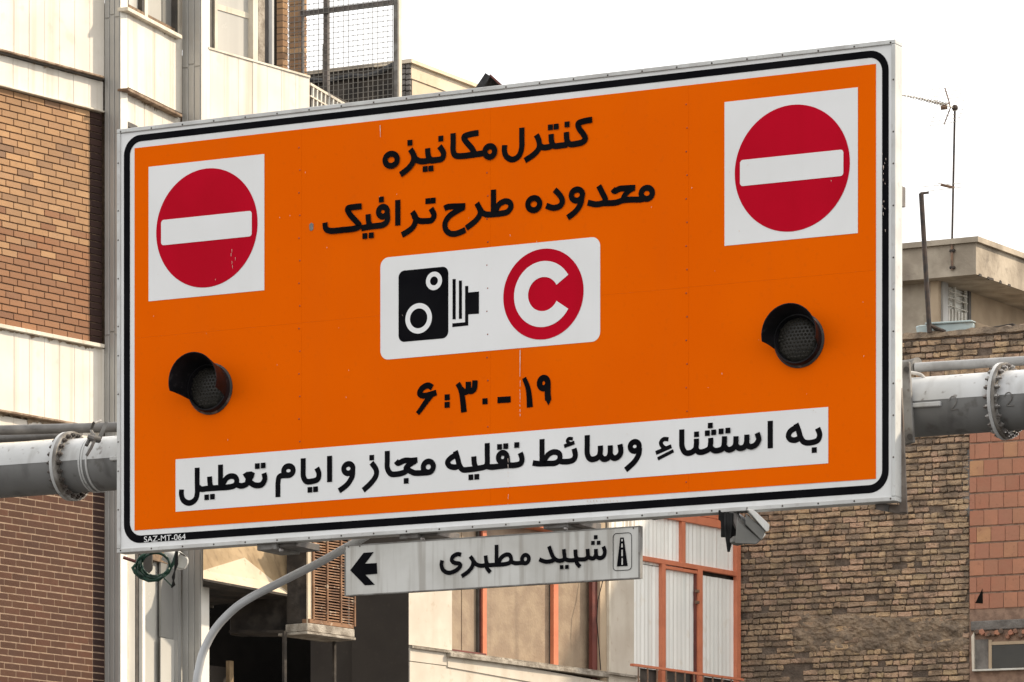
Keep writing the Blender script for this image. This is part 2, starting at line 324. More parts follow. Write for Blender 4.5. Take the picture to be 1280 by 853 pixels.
def planks(wall, px0, px1, v0, v1, step_px, m, parent, name='panel', d=0.0, gap=0.003, th=0.02, rnd=random.Random(3)):
    n = max(1, round((px1 - px0) / step_px)); us = [wall.u(px0 + (px1 - px0) * i / n) for i in range(n + 1)]
    for i in range(n):
        dd = d + rnd.uniform(-0.002, 0.002); a, b = us[i] + gap / 2, us[i + 1] - gap / 2; w_ = b - a
        f = [(a, dd - th), (a, dd - 0.003), (a + 0.008, dd), (a + w_ * 0.5, dd - rnd.uniform(0, 0.004)), (b - 0.008, dd), (b, dd - 0.003), (b, dd - th)]
        lo = [wall.w(u, v0, q) for u, q in f]; hi = [wall.w(u, v1, q) for u, q in f]
        MB().poly(lo, hi).build(name, m, parent)
# ================================================================== LEFT BUILDING
A = street
B = Wall(131, A.Y(131), VS); C = Wall(150, B.Y(150), VT); D = Wall(160, C.Y(160), 2840)
E = Wall(228, D.Y(228), VS); Fw = Wall(251, E.Y(251), VT); G = Wall(262, Fw.Y(262), 5050)
TOPZ = 14.2
LB = thing('office_building', 'tall cream and brown brick office building with aluminium fins, left of the orange sign', 'building', A.w(A.u(60), 0))
# structural core: one footprint prism behind all the faces
def foot(ws, back=4.0):
    return ws
core = MB()
core.box(A, A.u(-80), A.u(131), 0, TOPZ, -3.0, -0.045)
core.box(D, D.u(160), D.u(228) , D.v(160, 690), D.v(160, 2), -0.5, -0.045)
core.box(G, G.u(262), G.u(386), G.v(262, 668), G.v(262, 64), -0.5, -0.045)
core.build('wall', 'mortar_dark', LB)
vt_u = A.v(0, 107); vb_u = A.v(0, 405)
vt_l = A.v(0, 556)
MB().box(A, A.u(-80), A.u(131), 0.2, vt_l, -0.044, 0.0).build('mortar', 'mortar_pale', LB)
tan = templates('brick_tan', 0.2215, 0.0575, 0.014, 0.0012, 5, 'brick_tan', 11, 0.003)
brn = templates('brick_brown', 0.2265, 0.0585, 0.014, 0.0012, 5, 'brick_brown', 12, 0.003)
pit, ln = 0.0697, 0.2315
def courses(vtop, vbot, tpl, count, limit, dbase, extra, lower, mixrows):
    r = random.Random(5); row = 0; v = vtop - pit / 2 - 0.012
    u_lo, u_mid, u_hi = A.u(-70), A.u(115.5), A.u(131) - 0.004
    def put(tp, a, k, ex, dd):
        cu = (a + k) / 2; sx = (k - a) / ln; p = A.w(cu, v)
        if p.x / p.y * FPX + CX > -12 and v > A.v(0, 900) and count[0] < limit:
            lay_brick(tp, A, cu, v, dd, sx, LB, None, r, 0.004); count[0] += 1
        else: lay_brick(tp, A, cu, v, dd, sx, LB, ex, r, 0.004)
    while v > vbot + pit / 2:
        put(drk, u_mid, u_hi, ex3, dbase)  # strip beside the fin: its cast shadow is put into the brick colour
        off = (0.5 if row % 2 else 0.0) * ln + (0.25 * ln if row % 4 > 1 else 0); k = u_mid; L = off if off > 0.02 else ln
        while k > u_lo:
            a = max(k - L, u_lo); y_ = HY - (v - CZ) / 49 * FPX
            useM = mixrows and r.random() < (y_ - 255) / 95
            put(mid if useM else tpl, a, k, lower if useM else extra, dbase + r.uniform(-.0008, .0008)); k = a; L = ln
        v -= pit; row += 1
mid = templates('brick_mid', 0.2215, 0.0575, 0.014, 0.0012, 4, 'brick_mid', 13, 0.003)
drk = templates('brick_fin_shadow', 0.2215, 0.0585, 0.014, 0.0012, 3, 'brick_fin_shadow', 14, 0.003)
cnt = [0]; ex1, ex2, ex3, ex4 = MB(), MB(), MB(), MB()
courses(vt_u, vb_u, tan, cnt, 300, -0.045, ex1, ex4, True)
courses(vt_l, 5.2, brn, cnt, 300, -0.0125, ex2, ex4, False)
if ex3.V: ex3.build('fin_shadow_bricks', 'brick_fin_shadow', LB, recalc=False, stuff=True)
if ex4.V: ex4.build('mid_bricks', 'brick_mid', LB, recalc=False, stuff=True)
if ex1.V: ex1.build('tan_bricks', 'brick_tan', LB, recalc=False, stuff=True)
ex2.build('brown_bricks', 'brick_brown', LB, recalc=False, stuff=True)
# cream ribbed panels
planks(A, -58, 131, A.v(0, 62), TOPZ, 19.2, 'cream_panel', LB, d=0.0)
planks(A, -58, 131, vt_u + 0.012, A.v(0, 68), 19.2, 'cream_panel', LB, d=-0.015)
planks(A, -58, 131, A.v(0, 512), A.v(0, 411), 19.2, 'cream_panel', LB, d=0.0)
planks(A, -58, 131, vt_l + 0.01, A.v(0, 519), 19.2, 'cream_panel', LB, d=-0.015)
def ledge(w, px0, px1, y0, y1, d, m, ref=0, name='ledge', parent=LB):
    return MB().pbox(w, px0, px1, y0, y1, d, d + 0.06, ref=ref).build(name, m, parent, bevel=0.004)
ledge(A, -70, 131, 60.5, 63.2, 0.065, 'ledge_rust')
ledge(A, -70, 131, 63.3, 65.5, 0.04, 'dark_frame')
ledge(A, -70, 131, 105.0, 107.2, 0.02, 'cream_frame')
ledge(A, -70, 131, 404.5, 409.5, 0.05, 'cream_frame')
ledge(A, -70, 131, 511.5, 514.5, 0.06, 'ledge_rust')
# fins
def fin(wc, pa, pb, wt, pc, splits):
    """extruded fin: ribbed cross face from column pa to pb, flat face on to pc"""
    ua, ub = wc.u(pa), wc.u(pb); u2, u3 = wt.u(pb), wt.u(pc)
    a, b, c = wc.w(ua, 0), wc.w(ub, 0), wt.w(u3, 0)
    bk = a + (c - b)
    vs = [0.2] + [wc.v(pa, y) for y in splits] + [TOPZ]
    vs.sort()
    MB().poly([Vector((p.x, p.y, 0.1)) for p in (a, b, c, bk)], [Vector((p.x, p.y, TOPZ)) for p in (a, b, c, bk)]).build('fin', 'alu_fin', LB)
    for i in range(len(vs) - 1):
        for k in range(3):
            w3 = (ub - ua) / 3; m = MB()
            m.box(wc, ua + k * w3 + 0.004, ua + (k + 1) * w3 - 0.004, vs[i] + 0.006 + (0.03 if k == 1 else 0), vs[i + 1] - 0.006 + (0.03 if k == 1 else 0), 0.001, 0.010)
            m.build('fin_cover', 'alu_fin', LB, bevel=0.003)
    MB().box(wt, u2 + 0.002, u3, 0.2, TOPZ, 0.001, 0.006).build('fin_edge', 'alu_white', LB)
fin(B, 131, 150, C, 159, [24, 420])
fin(E, 228, 251, Fw, 261, [86, 520])
# angled bay between the fins
planks(D, 160, 228, D.v(160, 109), D.v(160, 14), 11, 'cream_panel', LB, d=0.0, gap=0.004)
planks(D, 160, 228, D.v(160, 260), D.v(160, 115), 11, 'cream_panel', LB, d=-0.02, gap=0.004)
ledge(D, 160, 228, 8.5, 13.5, 0.06, 'cream_frame', ref=160, name='sill')
ledge(D, 160, 228, 110, 113.5, 0.06, 'ledge_rust', ref=160)
MB().pbox(D, 160, 172, 152, 158, 0.0, 0.03, ref=160).build('vent_slot', 'dark_frame', LB)
wn = MB().pbox(D, 161, 227.5, -60, 8.4, -0.10, 0.03, ref=160).build('window', 'pale_glass', LB)
MB().pbox(D, 203, 219, -50, 40, -0.09, 0.008).build('curtain', 'grey_glass', wn)
MB().pbox(D, 178, 181, -50, 30, -0.05, 0.05).build('frame', 'dark_frame', wn)
MB().pbox(D, 181.2, 185, -50, 32, -0.04, 0.05).build('frame', 'cream_frame', wn)
MB().pbox(D, 219.5, 223, -50, 60, -0.04, 0.05).build('frame', 'dark_frame', wn)
MB().pbox(D, 223.2, 228, -50, 60, -0.03, 0.06).build('frame', 'cream_frame', wn)
def drips(w, px0, px1, y, d, depth, seed, ref=0):
    rn = random.Random(seed); o = w.off(d); u0_, u1_ = o.u(px0), o.u(px1); v0_ = o.v(ref, y); n = 90; m = MB(); h = 0.01
    for i in range(n + 1):
        u = u0_ + (u1_ - u0_) * i / n; h = max(.004, h + rn.uniform(-depth, depth) * .35 - (h - depth * .35) * .25)
        if rn.random() < .07: h = depth * rn.uniform(.8, 1.6)
        m.V += [o.w(u, v0_, 0), o.w(u, v0_ - h, 0)]
    m.F = [[2 * i, 2 * i + 1, 2 * i + 3, 2 * i + 2] for i in range(n)]
    m.build('drip_stain', 'stain', LB)
drips(A, -50, 118, 409.5, 0.0035, .035, 1); drips(A, -50, 118, 65.5, -.010, .03, 2); drips(A, -50, 118, 514, -.010, .06, 3)
drips(D, 162, 222, 13.5, 0.0035, .035, 4, 160); drips(D, 162, 222, 113.5, -.0155, .05, 5, 160)
# ground-side glazing under the sign
gl = MB().pbox(D, 160, 228, 640, 900, -0.10, 0.03).build('window', 'pale_glass', LB)
MB().pbox(D, 160.2, 161.4, 640, 900, 0.0, 0.04).build('frame', 'cream_frame', gl)
MB().pbox(D, 160.5, 170, 660, 900, -0.03, 0.02).build('pane', 'pale_glass', gl)
MB().pbox(D, 170.2, 178, 640, 900, -0.02, 0.04).build('frame', 'dark_frame', gl)
MB().pbox(D, 178.2, 181.5, 640, 900, 0.02, 0.05).build('frame', 'alu_white', gl)
MB().pbox(D, 201, 222, 640, 796, -0.05, 0.02).build('pane', 'grey_glass', gl)
MB().ppoly(D, [(201, 797), (220, 800.5), (215, 900), (201, 900)], -0.04, 0.01).build('curtain', 'pale_glass', gl)
MB().pbox(D, 222.2, 226.5, 640, 900, 0.0, 0.05).build('frame', 'alu_fin', gl)
# cream panel parapet, right of second fin
planks(G, 262, 387.5, G.v(262, 300), G.v(262, 60), 18, 'cream_panel', LB, d=0.0, gap=0.003)
MB().pbox(G, 261, 388, 59, 61.5, 0.012, 0.06, ref=262).build('coping', 'cream_frame', LB)
MB().pbox(G, 259.3, 262.5, -60, 320, 0.0, 0.04).build('corner_trim', 'alu_white', LB)
# upper terrace window and brick piers behind the parapet
uw = MB().pbox(G, 271, 317, -70, 72, -0.35, 0.03).build('window', 'pale_glass', LB)
MB().pbox(G, 263, 268.5, -70, 62, -0.22, 0.10).build('frame', 'dark_frame', uw)
MB().pbox(G, 268.8, 272, -70, 64, -0.20, 0.10).build('frame', 'cream_frame', uw)
MB().pbox(G, 316.5, 322.5, -70, 85, -0.28, 0.08).build('frame', 'cream_frame', uw)
MB().pbox(G, 272, 316, 18, 25, -0.34, 0.02, ref=316).build('transom', 'cream_frame', uw)
MB().pbox(G, 323, 331, -70, 90, -0.40, 0.05).build('post', 'sill_stone', LB)
MB().pbox(G, 329, 346, -70, 95, -0.9, 0.05).build('door_recess', 'dark_room', LB)
MB().pbox(G, 335, 337, -70, 95, -0.6, 0.05).build('frame', 'dark_frame', LB)
MB().pbox(G, 340, 342.5, -70, 95, -0.55, 0.05).build('frame', 'alu_fin', LB)
def pier(pa, pb, pc, Y0, parent):
    """brick pier: shaded cross face pa..pb, sunlit street face pb..pc, one course per slab"""
    wc = Wall(pb, Y0, VS); wt = Wall(pb, Y0, VT); a = wc.w(wc.u(pa), 0); b = wc.w(wc.u(pb), 0); c = wt.w(wt.u(pc), 0); bk = a + (c - b)
    m = MB(); v = wc.v(pb, 105); top = wc.v(pb, -70)
    while v < top:
        m.poly([Vector((p.x, p.y, v + 0.006)) for p in (a, b, c, bk)], [Vector((p.x, p.y, v + 0.064)) for p in (a, b, c, bk)]); v += 0.0697
    o = m.build('brick_pier', 'brick_tan', parent)
    ce = (a + b + c + bk) / 4; q = [ce + (p - ce) * 0.93 for p in (a, b, c, bk)]
    MB().poly([Vector((p.x, p.y, wc.v(pb, 110))) for p in q], [Vector((p.x, p.y, top)) for p in q]).build('mortar', 'mortar_dark', o)
pier(343.6, 353.5, 360, 53.6, LB)
pier(360.5, 378.5, 383.5, 54.6, LB)
# ---------------- lower balcony: faceted panel, soffit, dark recess
G2 = Wall(254, Fw.Y(254), VT)
def P(px, py, d): return G2.at(px, py, d)
a, b, c = P(254, 684, .10), P(286.4, 682, .06), P(305.6, 697.3, .14)
d_, e, i_ = P(254, 713.2, .20), P(254, 723.3, .36), P(359, 742.6, .36)
g_, k_, j_, l_ = P(345, 729, .22), P(339.5, 688.3, .08), P(359, 684, .10), P(321.5, 676, .0)
top1, top2 = P(254, 660, .0), P(359, 660, .0)
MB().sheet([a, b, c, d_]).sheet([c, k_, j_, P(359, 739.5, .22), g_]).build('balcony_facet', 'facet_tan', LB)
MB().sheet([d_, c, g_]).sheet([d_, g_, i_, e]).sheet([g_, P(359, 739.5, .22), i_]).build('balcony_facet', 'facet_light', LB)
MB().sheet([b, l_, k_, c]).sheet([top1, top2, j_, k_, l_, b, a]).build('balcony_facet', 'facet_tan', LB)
MB().pbox(G2, 254, 359, 640, 690, -0.02, 0.4).build('balcony_wall', 'facet_tan', LB)
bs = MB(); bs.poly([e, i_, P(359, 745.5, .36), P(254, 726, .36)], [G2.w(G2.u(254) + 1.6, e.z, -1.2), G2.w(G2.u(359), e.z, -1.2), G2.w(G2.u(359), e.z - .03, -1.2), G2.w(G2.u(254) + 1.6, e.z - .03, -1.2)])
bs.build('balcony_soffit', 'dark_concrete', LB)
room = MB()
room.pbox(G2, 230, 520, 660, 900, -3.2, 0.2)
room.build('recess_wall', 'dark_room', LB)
# concrete beam and dark column left of the louvre
K1 = Wall(388, 51.6, VS); K2 = Wall(388, 51.6, VT)
MB().ppoly(K1, [(358.5, 660), (386, 660), (386, 778), (358.5, 780)], 0, 0.25).build('column', 'dark_concrete', LB)
MB().ppoly(K1, [(292, 748), (320, 742), (360, 742), (384, 778), (384, 787), (287, 794), (287, 775)], -0.10, 0.25).build('beam', 'dark_concrete', LB, bevel=0.01)
MB().ppoly(K1, [(286, 787.5), (386, 788), (386, 791.5), (286, 791)], 0.05, 0.5).build('beam_lip', 'dark_concrete', LB)
MB().pbox(K2, 385, 389.5, 655, 780, 0.01, 0.02).build('louvre_frame', 'cream_wall', LB)
lv = MB().pbox(K2, 389.5, 442, 655, 778, -0.06, 0.05).build('louvre', 'dark_frame', LB)
u0, u1 = K2.u(390), K2.u(441.5); z0, z1 = K2.v(390, 773), K2.v(390, 655); nrow = 34
for r in range(nrow):
    for cI in range(3):
        ua, ub = u0 + (u1 - u0) * cI / 3 + .012, u0 + (u1 - u0) * (cI + 1) / 3 - .006
        z = z0 + (z1 - z0) * r / nrow; hh = (z1 - z0) / nrow; j = random.uniform(-.006, .006)
        m = MB(); m.poly([K2.w(ua, z + j, 0.02), K2.w(ub, z, 0.02 + j), K2.w(ub, z + hh * .45, 0.015), K2.w(ua, z + hh * .45 + j, 0.015)],
                         [K2.w(ua, z + hh * .5, -0.05), K2.w(ub, z + hh * .5, -0.05), K2.w(ub, z + hh * .9, -0.05), K2.w(ua, z + hh * .9, -0.05)])
        m.build('slat', 'louvre_rust', lv)
for f in (0, 1, 2, 3):
    uu = u0 + (u1 - u0) * f / 3
    MB().box(K2, uu - .012, uu + .010, z0 - .03, z1, -0.04, 0.03).build('upright', 'louvre_rust', lv)
MB().pbox(K2, 387, 442, 774, 779, 0.03, 0.1, ref=390).build('rail', 'louvre_rust', lv)
MB().pbox(K2, 384, 443.5, 779.3, 789.5, 0.06, 0.3, ref=388).build('louvre_sill', 'sill_stone', LB, bevel=0.006)
MB().pbox(K2, 384, 445, 789.8, 793, 0.10, 0.4, ref=388).build('louvre_sill', 'sill_stone', LB, bevel=0.004)
MB().pbox(K2, 355.5, 358.5, 789, 900, -0.15, 0.03).build('post', 'dark_concrete', LB)
MB().pbox(K2, 418, 420.5, 802, 900, -0.15, 0.03).build('post', 'dark_concrete', LB)
MB().pbox(G2, 256.5, 260.5, 828, 900, -0.5, 0.05).build('post', 'dark_concrete', LB)
MB().pbox(G2, 263, 290, 832, 900, -0.6, 0.05).build('shutter', 'dark_wall', LB)
MB().pbox(G2, 287, 292, 826, 900, -0.5, 0.05).build('post', 'facet_tan', LB)
# ================================================================== CREAM SHOP-HOUSE with salmon frames
H = Wall(511, 53.8, VT); HS = Wall(511, 53.8, VS)
CB = thing('cream_house', 'cream stone house with salmon window frames, behind the small grey street sign', 'building', H.w(0, 0))
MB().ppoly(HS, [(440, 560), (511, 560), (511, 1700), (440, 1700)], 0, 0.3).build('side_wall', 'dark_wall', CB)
MB().box(H, H.u(511) + .001, H.u(925), 0.15, H.v(511, 500), -1.4, -0.5).build('wall', 'dark_wall', CB)
MB().pbox(H, 511, 565, 560, 806, 0.0, 0.5).build('stone_panel', 'cream_stone', CB)
MB().pbox(H, 511, 560, 810, 826, 0.02, 0.5, ref=511, flush=True).build('stone_panel', 'cream_stone', CB)
MB().pbox(H, 511, 800, 827, 1200, 0.015, 0.5, ref=511, flush=True).build('stone_panel', 'cream_stone', CB)
MB().ppoly(H, [(560, 817), (800, 860), (800, 877), (560, 834)], 0.03, 0.5).build('stone_panel', 'cream_stone', CB)
MB().pbox(H, 511, 800, 806.5, 809.5, 0.05, 0.4, ref=511, flush=True).build('string_course', 'sill_stone', CB)
MB().pbox(H, 563, 762, 808.7, 814, 0.08, 0.3, ref=511).build('sill', 'sill_stone', CB, bevel=0.004)
win = MB().pbox(H, 565, 742, 560, 815, -0.16, 0.03, ref=565).build('window', 'curtain_brown', CB)
def vbar(w, a, b, y0, y1, d, m, nm='frame', p=win, th=0.05): MB().pbox(w, a, b, y0, y1, d, th).build(nm, m, p)
vbar(H, 577.5, 579, 560, 815, -0.152, 'curtain_brown', 'curtain_fold')
vbar(H, 597.5, 601, 560, 820, -0.13, 'dark_frame'); vbar(H, 601.2, 603.5, 560, 821, -0.11, 'maroon_frame'); vbar(H, 603.7, 608.5, 560, 822, -0.09, 'orange_frame')
vbar(H, 689, 692, 560, 836, -0.13, 'dark_frame'); vbar(H, 692.2, 698, 560, 838, -0.09, 'orange_frame')
vbar(H, 740.5, 750, 560, 850, -0.06, 'maroon_frame')
MB().pbox(H, 565, 608, 811.5, 813.5, -0.08, 0.04, ref=565).build('frame', 'maroon_frame', win)
MB().pbox(H, 698, 742, 700, 702, -0.14, 0.02, ref=698).build('curtain_hem', 'curtain_brown', win)
MB().pbox(H, 750.2, 762, 560, 860, -0.02, 0.3).build('pilaster', 'plaster_tan', CB)
MB().pbox(H, 761, 763.5, 560, 862, 0.01, 0.05).build('pilaster_edge', 'cream_frame', CB)
MB().pbox(H, 763.5, 800, 560, 900, 0.0, 0.4).build('stone_panel', 'cream_stone', CB)
# salmon soffit above the brown window
MB().ppoly(H, [(606, 646), (700, 664), (700, 640), (606, 622)], 0.05, 0.3).build('fascia', 'orange_frame', CB)
MB().ppoly(H, [(565, 640), (606, 646), (606, 620), (565, 612)], 0.02, 0.3).build('fascia', 'cream_stone', CB)
# frosted glazed bay
H2 = H.off(0.03)
bay = MB().pbox(H2, 786, 925, 560, 900, -0.08, 0.04, ref=786).build('glazed_bay', 'dark_frame', CB)
def pane(a, b, yt, yb, ref):   # rows read at column ref
    o = H2.off(-0.03); n = max(6, int((b - a) / 2.4)); m = MB(); rq = random.Random(int(a)); v0_, v1_ = o.v(ref, yb), o.v(ref, yt)
    f = [(o.u(a + (b - a) * i / n), (.005 if i % 2 else -.002) + rq.uniform(-.004, .004)) for i in range(n + 1)]
    for u_, dd in f: m.V += [o.w(u_, v0_, dd), o.w(u_, v1_, dd)]
    m.F = [[2 * i, 2 * i + 2, 2 * i + 3, 2 * i + 1] for i in range(n)]
    m.V += [o.w(f[0][0], v0_, -.02), o.w(f[0][0], v1_, -.02), o.w(f[-1][0], v0_, -.02), o.w(f[-1][0], v1_, -.02)]; q_ = 2 * n + 2
    m.F += [[q_, q_ + 2, q_ + 3, q_ + 1]]
    m.build('pane', 'frosted', bay)
pane(764, 853.5, 560, 702, 786); pane(857, 924, 560, 710.5, 857)
pane(792, 828, 704, 834, 792); pane(832.5, 873, 711, 836, 832); pane(879, 923.5, 719.5, 846, 879)
def hbar(a, b, yt, yb, ref, d=0.02, m='orange_frame', nm='frame', p=None): MB().pbox(H2, a, b, yt, yb, d, 0.06, ref=ref).build(nm, m, p or bay, bevel=0.003)
hbar(795, 924, 641.5, 651.5, 852)       # top rail
hbar(795, 924, 560, 641.0, 852, 0.01)   # salmon fascia above it
hbar(800, 924, 694.5, 700.5, 802, 0.021)
hbar(832, 873, 707, 711, 832, 0.014)
for a, b, y0, y1, dd in ((852.5, 857, 652, 707, .018), (827.5, 832.3, 702, 860, .018), (869.5, 871.5, 712, 860, .0), (872.8, 878.5, 712, 860, .022), (921.5, 926, 560, 860, .03)):
    MB().pbox(H2, a, b, y0, y1, dd, 0.06).build('frame', 'orange_frame' if dd > 0 else 'maroon_frame', bay)
for hy in (737, 751):
    MB().pbox(H2, 871, 874.5, hy, hy + 3.5, 0.04, 0.03).build('hinge', 'antenna_rust', bay)
RLw = H2.off(0.35)
rl = thing('balcony_rail', 'salmon balcony handrail with thin balusters in front of the glazed bay', 'railing', RLw.at(860, 850))
MB().pbox(RLw, 792, 930, 829.5, 832.5, 0, 0.05, ref=792).build('handrail', 'orange_frame', rl)
for q in range(12):
    px = 798 + q * 11.6
    MB().tube([RLw.at(px, 832.5 + (px - 792) * .134), RLw.at(px, 950)], 0.011, 6).build('baluster', 'antenna_rust', rl)
    if q % 3 == 0:
        MB().tube([RLw.at(px + 2 + 2 * math.cos(t * .6), 858 + 8 * math.sin(t * .6) + 0 * t) for t in range(9)], 0.006, 5).build('scroll', 'antenna_rust', rl)
# black cable hanging down beside the maroon frame
cb_ = MB().tube([H.at(758, 640, .05), H.at(757, 700, .05), H.at(753, 728, .05), H.at(747.5, 750, .05), H.at(746, 775, .05), H.at(748, 800, .05), H.at(751, 838, .05)], 0.006, 6).build('hanging_cable', 'cable_black', None, True)
tag(cb_, 'thin black cable hanging down the wall beside the maroon window frame', 'cable')
# ================================================================== RIGHT BRICK HOUSE
R = Wall(925, 59.1, -12400)
BH = thing('brick_house', 'rough yellow brick side wall patched with red hollow blocks, right of the sign', 'building', R.w(R.u(1100), 0))
vtop = R.v(1125, 421)
uR0, uR1, uS = R.u(925) - .8, R.u(1330), R.u(1212)
vred = R.v(1212, 545)
MB().box(R, uR0, uR1, 0.2, vtop - 0.02, -0.6, -0.020).build('wall', 'mortar_mud', BH)
# rounded mud coping
cp = MB(); nx = 60; rr = random.Random(21)
for i in range(nx + 1):
    u = uR0 + (uR1 - uR0) * i / nx; h = 0.05 + rr.uniform(-.015, .02)
    for (dd, zz) in ((-0.5, -0.05), (-0.45, h), (-0.2, h * 1.1), (0.0, h * .7), (0.02, -0.04), (-0.1, -0.08)):
        cp.V.append(R.w(u, vtop + zz + rr.uniform(-.008, .008), dd + rr.uniform(-.008, .008)))
for i in range(nx):
    for k in range(6): cp.F.append([i * 6 + k, i * 6 + (k + 1) % 6, (i + 1) * 6 + (k + 1) % 6, (i + 1) * 6 + k])
cp.build('coping', 'mud_plaster', BH, True)
LS, LH = 0.188, 0.094; PT = 0.0735
st = templates('brick_stretcher', LS - .008, PT - .016, 0.030, 0.0065, 9, 'brick_yellow', 31, 0.009)
hd = templates('brick_header', LH - .009, PT - .016, 0.030, 0.0065, 9, 'brick_yellow', 32, 0.009)
wallbricks = []; r = random.Random(8); v = vtop - 0.10; row = 0
zb = R.v(1200, 900)
def red_zone(u, v): return u > uS - .02 and v < vred
while v > zb:
    u = uR0 + r.uniform(0, .1); wob = 0
    header = (row % 2 == 0)
    end = uR1 if v > vred + PT * .5 else uS - .005
    while u < end - 0.04:
        isH = (header and r.random() < .72) or (not header and r.random() < .10)
        L = LH if isH else LS
        if u + L > end: L2 = end - u
        else: L2 = L
        cu = u + L2 / 2; pz = R.w(cu, v); px = pz.x / pz.y * FPX + CX; py = HY - (pz.z - CZ) / pz.y * FPX
        if r.random() > 0.03:
            hid = (px < 1121 and py < 1420 - 728.2 * (px + 10682) / (147 + 10682) - 2) or py > 853 or px > 1284 or (px > 1135 and 470 < py < 548)
            patch = (1085 < px < 1212 and 776 < py < 808) or (985 < px < 1012 and py > 812)
            if not (patch and r.random() < .8):
                wallbricks.append((hid, -L, -px, cu, v + r.uniform(-.004, .004), isH, L2 / L, r.uniform(-.012, .006)))
        u += L2
    v -= PT * (1 + r.uniform(-.04, .04)); row += 1
wallbricks.sort()
ex = MB()
for i, (hid, _, _, cu, vv, isH, sx, dd) in enumerate(wallbricks):
    lay_brick(hd if isH else st, R, cu, vv, -0.022 + dd, sx, BH, None if i < 300 else ex, r, 0.012)
ex.build('yellow_bricks', 'brick_yellow', BH, recalc=False, stuff=True)
# red hollow blocks
MB().box(R, uS, uR1, 0.3, vred - .01, -0.015, 0.004).build('block_mortar', 'block_joint', BH)
RB = []
bp_, bw = 0.199, 0.1795
rt = []
for s in range(5):
    rnd = random.Random(60 + s); V, F = brick_template(bw - .006, bp_ - .022, 0.018, 0.0015, rnd, 0.004)
    me = bpy.data.meshes.new('red_block'); me.from_pydata([tuple(q) for q in V], [], F); me.update(); me.materials.append(M_['block_red']); rt.append(me)
vv = R.v(1213, 555); vlow = R.v(1213, 776); row = 0
vs_rows = [vv + bp_ / 2]
while vs_rows[-1] - bp_ > vlow + .03: vs_rows.append(vs_rows[-1] - bp_)
for z in vs_rows:
    u = uS + 0.004; first = [0.5, 0.38, 1.0][row % 3]; k = 0
    while u < uR1 - .05:
        L = bw * (first if k == 0 else 1)
        o = bpy.data.objects.new('block', rt[(row * 3 + k) % 5]); COL.objects.link(o); o.parent = BH
        o.location = R.w(u + L / 2, z, -0.002) - WL[BH.name]; o.rotation_euler = (0, 0, R.rz); o.scale = (L / bw, 1, 1)
        u += L; k += 1
    row += 1
def blob(name, m, wall, cx, cy, rx, ry, d, th, seed, parent, n=22):
    rn = random.Random(seed); ring = []
    for i in range(n):
        a = 2 * math.pi * i / n; q = rn.uniform(.72, 1.12); ring.append((cx + rx * q * math.cos(a), cy + ry * q * math.sin(a)))
    mb = MB(); o = wall.off(d); b = len(mb.V)
    for f, dd in ((1, -th), (.86, -th * .2), (.5, rn.uniform(0, .01)), (.2, 0)):
        for (x, y) in ring:
            mb.V.append(o.w(*o.uv(cx + (x - cx) * f, cy + (y - cy) * f), dd + rn.uniform(-.006, .006)))
    for l in range(3):
        for i in range(n):
            j = (i + 1) % n; mb.F.append([l * n + i, l * n + j, (l + 1) * n + j, (l + 1) * n + i])
    mb.F.append([3 * n + i for i in range(n)])
    return mb.build(name, m, parent, True)
from mathutils import noise as mnoise
def crust(name, m, wall, x0, x1, y0, y1, seed, amp=.03, nx=150, ny=44):
    mb = MB()
    for j in range(ny + 1):
        for i in range(nx + 1):
            fx, fy = i / nx, j / ny; x, y = x0 + (x1 - x0) * fx, y0 + (y1 - y0) * fy
            q = Vector((x * .06, y * .10, seed)); e = min(fx, 1 - fx) * (x1 - x0) / 14; f = min(fy, 1 - fy) * (y1 - y0) / 9
            rim = min(1.0, e, f)
            dd = -.035 + rim * .045 + amp * mnoise.noise(q) + .018 * mnoise.noise(q * 3.1) + .009 * mnoise.noise(q * 8)
            mb.V.append(wall.w(*wall.uv(x, y), dd))
    for j in range(ny):
        for i in range(nx):
            k = j * (nx + 1) + i; mb.F.append([k, k + nx + 1, k + nx + 2, k + 1])
    return mb.build(name, m, BH, True)
crust('mud_render', 'mud_plaster', R, 985, 1214, 764, 820, 3.0)
crust('mud_render', 'cement', R, 1200, 1226, 560, 650, 9.0, .02, 30, 60)
# hole in a block
MB().ppoly(R, [(1219, 754), (1228, 736), (1228.5, 754.5)], 0.021, 0.01).build('hole', 'dark_room', BH)
# window at the lower right
wl = MB().ppoly(R, [(1213, 777), (1330, 771), (1330, 783), (1213, 789)], 0.03, 0.08).build('lintel', 'cement', BH, bevel=0.01)
hw = MB().ppoly(R, [(1218, 789), (1330, 783), (1330, 838), (1218, 840)], -0.0, 0.015).build('window', 'dark_room', BH)
MB().ppoly(R, [(1214, 796), (1217.5, 790), (1217.5, 838), (1215, 838)], 0.05, 0.06).build('frame', 'cream_frame', hw)
MB().ppoly(R, [(1217.7, 800), (1235.5, 799), (1235.5, 837), (1217.7, 838)], 0.01, 0.01).build('reveal', 'cement', hw)
MB().ppoly(R, [(1235.7, 800), (1239.5, 800), (1239.5, 836), (1235.7, 836)], 0.03, 0.03).build('frame', 'plaster_tan', hw)
MB().ppoly(R, [(1239.7, 802.5), (1330, 799), (1330, 803), (1239.7, 806.5)], 0.03, 0.03).build('frame', 'plaster_tan', hw)
MB().ppoly(R, [(1215, 837), (1330, 833), (1330, 835.2), (1215, 839.2)], 0.07, 0.08).build('sill', 'white_metal', hw)
MB().ppoly(R, [(1239.7, 807), (1330, 803.5), (1330, 832), (1239.7, 836)], 0.02, 0.01).build('pane', 'window_dark', hw)
rn = random.Random(4)
